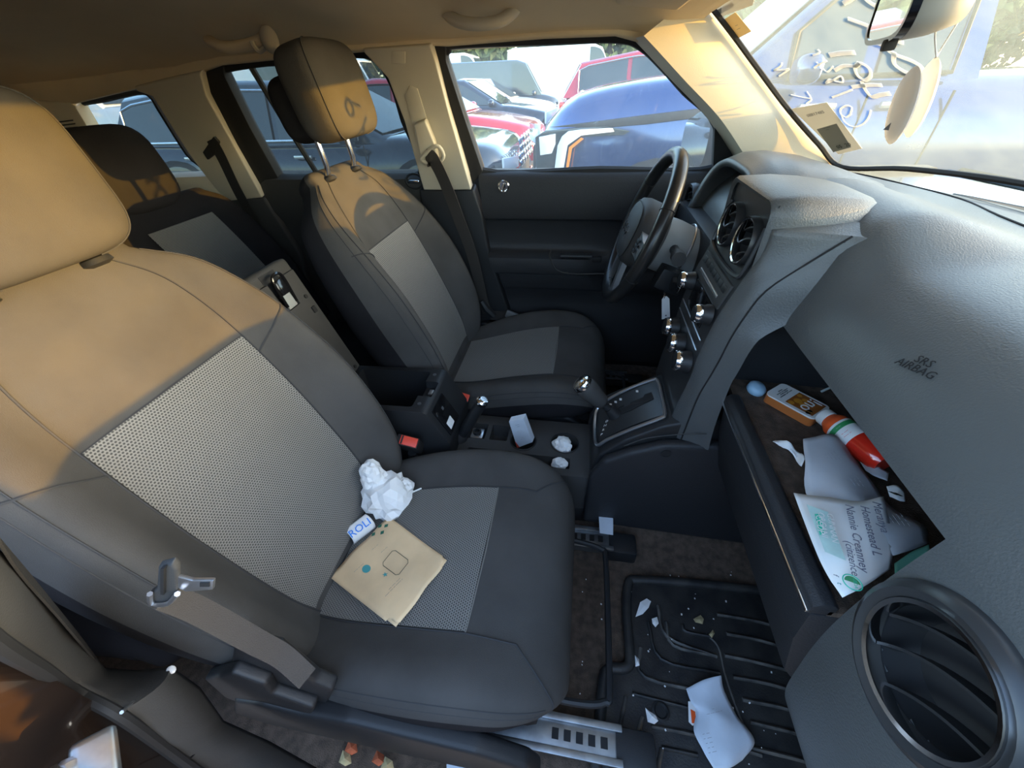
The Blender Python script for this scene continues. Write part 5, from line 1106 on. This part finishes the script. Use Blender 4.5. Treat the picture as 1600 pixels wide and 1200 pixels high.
rc = sheet('receipt', 'long crumpled white receipt lying on the floor mat', [[atz(1072, 1076, .385), atz(1100, 1062, .40), atz(1127, 1055, .405)], [atz(1080, 1098, .385), atz(1105, 1090, .392), atz(1132, 1080, .388)], [atz(1088, 1112, .382), atz(1120, 1115, .398), atz(1150, 1116, .386)], [atz(1084, 1142, .384), atz(1128, 1142, .395), atz(1166, 1136, .386)], [atz(1098, 1172, .382), atz(1138, 1172, .392), atz(1179, 1161, .382)], [atz(1116, 1202, .382), atz(1140, 1200, .386), atz(1160, 1188, .382)]], M_receipt, 'receipt', .0012, 21)
ptext(rc, '---\n---- ---- ----- --', .0055, atz(1115, 1110, .41), atz(1140, 1104, .41)-atz(1115, 1110, .41), Vector((-.1, .9, .2)), M_ink); ptext(rc, '--  ---\n--  ----\n--  ---\n--  --\n--  ----', .0062, atz(1108, 1160, .41), atz(1130, 1155, .41)-atz(1108, 1160, .41), Vector((-.1, .9, .2)), M_ink)
cdz = thing('picture_card', atz(1082, 1115, .376), 'small white card with an orange picture under the floor receipt', 'card')
obj('card', prism([atz(x, y, .378) for x, y in [(1075, 1096), (1088, 1096), (1094, 1132), (1082, 1134), (1076, 1128)]], (0, 0, .001)), M_paper, cdz, smooth=0)
obj('orange_patch', prism([atz(x, y, .3795) for x, y in [(1079, 1108), (1086, 1112), (1088, 1130), (1081, 1130)]], (0, 0, .0004)), M_orb, cdz, smooth=0)
meta(obj('tissue', crumple(atd(268, 1047, .75), (.006, .004, .004), 31, 2), M_paper, smooth=0), 'tiny white tissue bit caught on the grey pillar trim', 'tissue')
crumb = []
rnd = random.Random(5)
for k in range(70):
    x, y = rnd.uniform(905, 1290), rnd.uniform(850, 1195); p = atz(x, y, .374 if y > 915 and x > 985 else .37)
    s_ = rnd.uniform(.0008, .002); crumb.append(rbox(p, (s_*2, s_*1.5, s_), 0, Matrix.Rotation(rnd.uniform(0, 3), 3, 'Z')))
meta(obj('crumbs', cat(*crumb), M_paper, smooth=0), 'pale crumbs scattered over the carpet and mat', 'crumbs', kind='stuff')
# ================================================================== outside: lot, vehicles, trees
def f_gr(u, v): return (-90+180*u, -60+150*v, 0)
M_asph = pm('asphalt', (.13, .13, .125), .85, col2=(.20, .195, .18), vscale=1.2, bump=.5, bscale=60)
meta(obj('ground', grid(f_gr, 4, 4), M_asph), 'grey asphalt of the parking lot', 'ground', kind='structure')
M_tyre = pm('tyre', (.012, .012, .012), .8); M_rimw = pm('alloy', (.55, .56, .58), .3, .9)
M_cglass = pm('car_glass', (.03, .04, .045), .03, spec=.9); M_lens = pm('lamp_lens', (.75, .78, .8), .1, coat=1.0); M_tail = pm('tail_lamp', (.5, .02, .02), .15, coat=1.0)
KIND = {  # top line of the lower body (fraction of length from the tail, of height) and roof line
 'sedan': dict(top=[(0, .50), (.03, .60), (.16, .64), (.3, .63), (.68, .63), (.74, .635), (.9, .56), (.97, .49), (1, .36)], roof=[(.10, .63), (.25, .93), (.40, 1.0), (.52, .98), (.72, .635)], gl=(.27, .68)),
 'suv': dict(top=[(0, .45), (.02, .60), (.1, .64), (.3, .63), (.68, .63), (.74, .645), (.9, .60), (.97, .54), (1, .38)], roof=[(.015, .63), (.08, .92), (.30, 1.0), (.50, .98), (.72, .64)], gl=(.07, .66)),
 'van': dict(top=[(0, .40), (.01, .46), (.3, .46), (.80, .46), (.86, .47), (.94, .42), (.98, .36), (1, .24)], roof=[(.0, .46), (.012, .95), (.05, 1.0), (.70, 1.0), (.76, .95), (.87, .47)], gl=(.66, .83)),
 'pickup': dict(top=[(0, .52), (.01, .66), (.3, .665), (.6, .67), (.74, .685), (.80, .69), (.93, .65), (.97, .585), (.99, .50), (1, .36)], roof=[(.525, .66), (.54, .95), (.58, 1.0), (.64, .985), (.765, .69)], gl=(.55, .715))}
def vehicle(name, lab_, cat_, kind, nose, yc, L, W, H, mat, head=1, group=None, wheel=.34, zb=.22, detail=True):
    """head +1: nose towards +x; nose = x of the nose, yc = y of the centre line"""
    k = KIND[kind]; tail = nose-head*L
    X = lambda f: tail+head*L*f
    t = thing(name, ((nose+tail)/2, yc, 0), lab_, cat_, group)
    secs = []
    for i in range(49):
        f = i/48; zt = ip(k['top'], f)*H; e = min(f, 1-f)*L
        w_ = W/2*(1-.22*max(0, 1-e/.42)**2.2); b_ = zb+.10*max(0, 1-e/.35)
        pr = [(0, zt+.012), (.55, zt+.008), (.80, zt), (.90, zt-.03), (.96, zt-.10), (1.0, zt-.22), (.995, (zt+b_)/2-.05), (.975, b_+.12), (.93, b_), (0, b_)]
        pr = [(a, max(z, b_)) for a, z in pr]
        secs.append([Vector((X(f), yc+s_*a*w_, z)) for s_, seq in ((1, pr), (-1, pr[-2:0:-1])) for a, z in seq])
    obj('body', skin(secs), mat, t, smooth=50)
    rf = k['roof']; RL = []
    for i in range(len(rf)-1):
        for q in range(6): a = q/6; RL.append((rf[i][0]+(rf[i+1][0]-rf[i][0])*a, rf[i][1]+(rf[i+1][1]-rf[i][1])*a))
    RL.append(rf[-1]); zbelt = min(r[1] for r in rf)*H
    def hw_(z): return W/2*(.90-(.16 if kind != 'van' else .06)*(z-zbelt)/(H-zbelt+1e-6))
    rows = []
    for f, z in RL:
        z *= H; w_ = hw_(z); rows.append([Vector((X(f), yc+s_*w_, z-(.035 if abs(s_) == 1 else 0)*1)) for s_ in (-1, -.92, -.6, 0, .6, .92, 1)])
    V = [p for r in rows for p in r]; F = [(i*7+j, i*7+7+j, i*7+8+j, i*7+1+j) for i in range(len(rows)-1) for j in range(6)]
    n0 = len(V)                                   # side walls of the cabin
    for s_ in (0, 6):
        idx = [i*7+s_ for i in range(len(rows))]; F.append(tuple(idx))
    obj('cabin', (V, F), mat, t, smooth=40)
    def roofz(f):
        for i in range(len(RL)-1):
            if RL[i][0] <= f <= RL[i+1][0]: a = (f-RL[i][0])/(RL[i+1][0]-RL[i][0]+1e-9); return (RL[i][1]+(RL[i+1][1]-RL[i][1])*a)*H
        return zbelt
    def edge(seg0, seg1, nm):                     # windscreen and rear screen
        (fa, za), (fb, zb_) = seg0, seg1; P = []
        for a, s_ in ((.06, -.88), (.06, .88), (.94, .86), (.94, -.86)):
            f = fa+(fb-fa)*a; z = (za+(zb_-za)*a)*H; P.append(Vector((X(f), yc+s_*hw_(z), z+.012))+Vector((head*(.012 if fb < fa else -.012), 0, 0)))
        obj(nm, (P, [(0, 1, 2, 3)]), M_cglass, t, smooth=0, solid=.006)
    edge(rf[-1], rf[-2], 'windscreen')
    if kind != 'pickup' and kind != 'van': edge(rf[0], rf[1], 'rear_screen')
    ga_, gb_ = k['gl']; nw = 2 if kind in ('sedan', 'pickup') else (3 if kind == 'suv' else 1)
    for s_ in (-1, 1):
        for i in range(nw):
            f0 = ga_+(gb_-ga_)*i/nw+.008; f1 = ga_+(gb_-ga_)*(i+1)/nw-.008; P = []
            for f in [f0+(f1-f0)*q/6 for q in range(7)]:
                z = max(zbelt+.03, min(H-.10, roofz(f)-.09)); P.append((f, z))
            lo_ = [(f1, zbelt+.03), (f0, zbelt+.03)]
            pts = [Vector((X(f), yc+s_*(hw_(z-.0)+.007), z)) for f, z in P+lo_]
            obj('side_window', prism(pts, (0, s_*.004, 0)), M_cglass, t, smooth=0)
            if detail and i == 0:
                pass
        if detail:
            f0, f1 = ga_+.004, gb_-.004
            P = [Vector((X(f), yc+s_*(hw_(z)+.012), z)) for f, z in [(f0+(f1-f0)*q/16, max(zbelt+.03, min(H-.085, roofz(f0+(f1-f0)*q/16)-.075))) for q in range(17)]+[(f1, zbelt+.02), (f0, zbelt+.02)]]
            obj('window_trim', tube(P, .012, 6, True), M_chrome if kind in ('suv',) else M_rubber, t)
    for s_ in (-1, 1):
        for f in ((.19, .81) if kind != 'pickup' else (.2, .83)):
            c = Vector((X(f), yc+s_*(W/2-.11), wheel)); wh = obj('wheel', lathe([(wheel*.6, -.10), (wheel*.95, -.10), (wheel, -.07), (wheel, .07), (wheel*.95, .105), (wheel*.64, .11)], c, (0, s_, 0), 28, cap=False), M_tyre, t)
            obj('alloy', lathe([(wheel*.64, .10), (wheel*.58, .07), (wheel*.2, .085), (0, .09)], c, (0, s_, 0), 20, cap=False), M_rimw, wh)
            obj('wheel_arch', lathe([(wheel*1.18, .112), (wheel*1.02, .113)], c, (0, s_, 0), 28, cap=False), M_rubber, t)
        zl = ip(k['top'], .97)*H-.05; P = [Vector((X(1)+head*.004-head*a, yc+s_*y_, z)) for a, y_, z in ((.10, W*.47, zl+.02), (.0, W*.30, zl), (.0, W*.30, zl-.10), (.10, W*.46, zl-.12))]
        obj('headlamp', prism(P, (head*.02, 0, 0), .004), M_lens, t)
        zl = ip(k['top'], .02)*H-.06; obj('tail_lamp', rbox((X(0)-head*.002+head*.05, yc+s_*W*.40, zl-.06), (.10, .16, .16), .02), M_tail, t)
        z_ = zbelt+.06; fm_ = gb_-.01; obj('door_mirror', ellipsoid((X(fm_), yc+s_*(W/2+.05), z_), (.07, .10, .075), .7, .7, 14, 8), mat, t, smooth=180)
        if detail:
            for f in (ga_+(gb_-ga_)*.3, ga_+(gb_-ga_)*.78): obj('door_handle', rbox((X(f), yc+s_*(W/2+.004), zbelt-.12), (.2, .03, .035), .012), M_silver, t)
            for f in (ga_+(gb_-ga_)*.02, ga_+(gb_-ga_)*.5, gb_+.02): obj('door_gap', rbox((X(f), yc+s_*(W/2-.003), (zbelt+zb)/2+.08), (.008, .012, (zbelt-zb)*.7), 0), M_rubber, t, smooth=0)
    obj('grille', rbox((X(1)-head*.015, yc, ip(k['top'], .985)*H-.20), (.05, W*.5, .20), .02), M_rubber, t); obj('bumper', rbox((X(1)-head*.10, yc, zb+.13), (.24, W*.9, .18), .05), M_plast if kind == 'pickup' else mat, t)
    return t, X
P_dark = pm('dark_blue_paint', (.018, .024, .034), .12, .35, coat=1.0); P_blue = pm('blue_paint', (.022, .06, .19), .12, .5, coat=1.0)
P_red = pm('red_paint', (.42, .02, .04), .15, .2, coat=1.0); P_white = pm('white_paint', (.80, .80, .80), .2, coat=.8); P_grey = pm('slate_paint', (.05, .065, .085), .15, .3, coat=1.0); P_navy = pm('navy_paint', (.012, .016, .035), .12, .3, coat=1.0)
# blue pickup parked nose towards the rear of this car
tk, X = vehicle('pickup_truck', 'dark blue pickup truck parked beside the driver door', 'pickup truck', 'pickup', -.42, 3.42, 5.5, 2.05, 1.96, P_blue, -1, wheel=.42, zb=.35)
ty = 2.38
def tside(x, y, d=0.0): return aty(x, y, ty-d)
obj('headlamp_housing', prism([tside(x, y) for x, y in [(836, 214), (852, 204), (940, 196), (985, 205), (975, 211), (905, 214), (885, 232), (880, 268), (838, 268)]], (0, .05, 0), .006), M_cglass, tk)
obj('lamp_lens', prism([tside(x, y, .008) for x, y in [(842, 214), (868, 209), (868, 225), (862, 240), (844, 243)]], (0, .03, 0), .004), M_lens, tk)
obj('running_lamp', prism([tside(x, y, .012) for x, y in [(888, 205), (910, 202), (957, 200), (960, 206), (908, 212), (887, 227), (880, 268), (866, 268), (871, 228), (878, 213)]], (0, .02, 0), .003), M_lens, tk)
obj('amber_marker', prism([tside(x, y, .016) for x, y in [(889, 230), (908, 215), (912, 217), (894, 232), (888, 266), (884, 266)]], (0, .02, 0)), pm('amber_lens', (.75, .25, .03), .2, coat=1.0), tk)
obj('fender_strip', prism([tside(x, y, .008) for x, y in [(858, 199), (915, 192), (1000, 181), (1140, 164), (1140, 178), (1010, 194), (960, 198)]], (0, .03, 0), .003), M_plast, tk)
# dark crossover beside the rear windows
sv, X = vehicle('crossover', 'dark blue grey crossover parked alongside with chrome window trim', 'car', 'suv', -.72, 4.45, 4.65, 1.88, 1.46, P_dark, 1, wheel=.36)
for i in range(6):
    for j in range(4): obj('grille_cell', lathe([(.035, 0), (.042, .012), (.03, .02)], (-.70+.0, 4.45-.5+i*.19+(j % 2)*.09, .86-j*.07), (1, 0, .1), 6, cap=False), M_chrome, sv)
vehicle('sedan', 'bright red sedan beyond the dark crossover', 'car', 'sedan', -.75, 7.6, 4.7, 1.85, 1.46, P_red, 1)
vehicle('sedan', 'black sedan with a white bonnet glare behind the red sedan', 'car', 'sedan', -.75, 11.0, 4.5, 1.8, 1.42, P_navy, 1, detail=False)
vehicle('sedan', 'white sedan behind the black sedan', 'car', 'sedan', -1.0, 14.2, 4.6, 1.8, 1.45, P_white, 1, detail=False)
vehicle('van', 'slate grey panel van in the middle of the lot', 'van', 'van', -1.1, 18.5, 5.6, 2.0, 1.95, P_grey, 1, detail=False)
vehicle('crossover', 'red sport utility car beyond the blue pickup', 'car', 'suv', 4.2, 9.6, 4.8, 1.9, 1.72, P_red, 1)
for x, y, h, l_ in ((-4.5, 24.5, 2.5, 'white panel van straight behind the slate grey van'), (1.8, 24.0, 2.55, 'white panel van between the slate grey van and the red sport utility car'), (-11.0, 25.5, 2.6, 'white panel van showing past the roof of the dark crossover'), (8.2, 25.0, 2.6, 'white panel van behind the red sport utility car')):
    vehicle('van', l_, 'van', 'van', x, y, 5.9, 2.05, h, P_white, 1, 'white vans in the far row', detail=False)
vehicle('van', 'white box truck behind the dark crossover', 'truck', 'van', -6.5, 12.0, 6.5, 2.1, 2.1, P_white, 1, detail=False)
vehicle('pickup_truck', 'white pickup behind the tail of the dark crossover', 'pickup truck', 'pickup', -8.0, 8.0, 5.6, 1.95, 1.75, P_white, 1, detail=False)
vehicle('crossover', 'added unseen black crossover blocking low sky light on the passenger side', 'car', 'suv', 2.0, -3.05, 4.9, 1.95, 1.68, P_navy, 1, detail=False)  # added car out of view, keeps low sky light off the open doorway
# this car's own door mirror, outside the front of the driver window
dm = thing('door_mirror', (.45, .86, 1.12), 'dark driver door mirror seen through the front corner of the window', 'door mirror')
dc = aty(1098, 222, .86); DR = frame((-1, -.25, 0), (0, 0, 1))
obj('shell', ellipsoid(dc+Vector((.045, .02, 0)), (.07, .11, .085), .5, .5, 24, 14, DR), M_plast, dm, smooth=180)
obj('glass', ([dc+Vector((-.028, 0, 0))+DR @ Vector((0, .09*math.copysign(abs(math.cos(t))**.5, math.cos(t)), .068*math.copysign(abs(math.sin(t))**.5, math.sin(t)))) for t in AN], [tuple(range(40))]), MATS['mirror_glass'], dm, smooth=0)
obj('arm', tube([dc+Vector((.04, -.02, -.07)), dc+Vector((.03, -.12, -.10))], .03, 8), M_plast, dm)
# trees
M_leafg = [pm('foliage_a', (.09, .13, .045), .8, col2=(.20, .24, .10), vscale=2.5), pm('foliage_b', (.11, .14, .06), .8, col2=(.24, .26, .13), vscale=2.5)]
M_bark = pm('bark', (.09, .065, .045), .9, var=.2, vscale=6)
def crown(seed, h, r):
    rnd = random.Random(seed); V, F = [], []
    for k in range(1500):
        a = rnd.uniform(0, 2*math.pi); t = rnd.random()**.7; zz = h*(.06+.94*t); rad = r*math.sin(math.pi*min(1, .12+.86*t))**.7*math.sqrt(rnd.uniform(.25, 1))
        c = Vector((rad*math.cos(a), rad*math.sin(a), zz)); d = Vector((rnd.gauss(0, 1), rnd.gauss(0, 1), rnd.gauss(0, 1))).normalized(); e = d.orthogonal().normalized(); s_ = rnd.uniform(.25, .6)
        o = len(V); f_ = d.cross(e); V += [c+d*s_, c+e*s_*.7+f_*.1, c-d*s_, c-e*s_*.7+f_*.12]; F.append((o, o+1, o+2, o+3))
    return V, F
protos = []
for k in range(2):
    t = thing('tree', (0, 0, 0), 'green leafy tree in the line beyond the parked vans', 'tree', 'trees beyond the lot')
    obj('crown', crown(40+k, 8.5, 3.6), M_leafg[k], t, smooth=0); obj('trunk', tube([(0, 0, 0), (.1, 0, 2.5), (0, .1, 5.5)], [.24, .18, .08], 8), M_bark, t); protos.append(t)
spots = [(-60+5.6*k+random.uniform(-.3, .3), 40 if k % 2 else 47.5) for k in range(3, 23)]+[(-30+8.5*k, 56) for k in range(11)]
used = [False, False]
for k, (x, y) in enumerate(spots):
    j = k % 2
    t = protos[j] if not used[j] else copy_tree(protos[j]); used[j] = True; t.location = (x, y, 0); s_ = random.uniform(.85, 1.15)*(.62 if x > 71 else 1.0); t.scale = (s_, s_, s_); t.rotation_euler.z = random.uniform(0, 6)
    if x > 71: t['label'] = 'low green tree in the distance ahead of the windscreen'; t['group'] = 'trees ahead of the car'
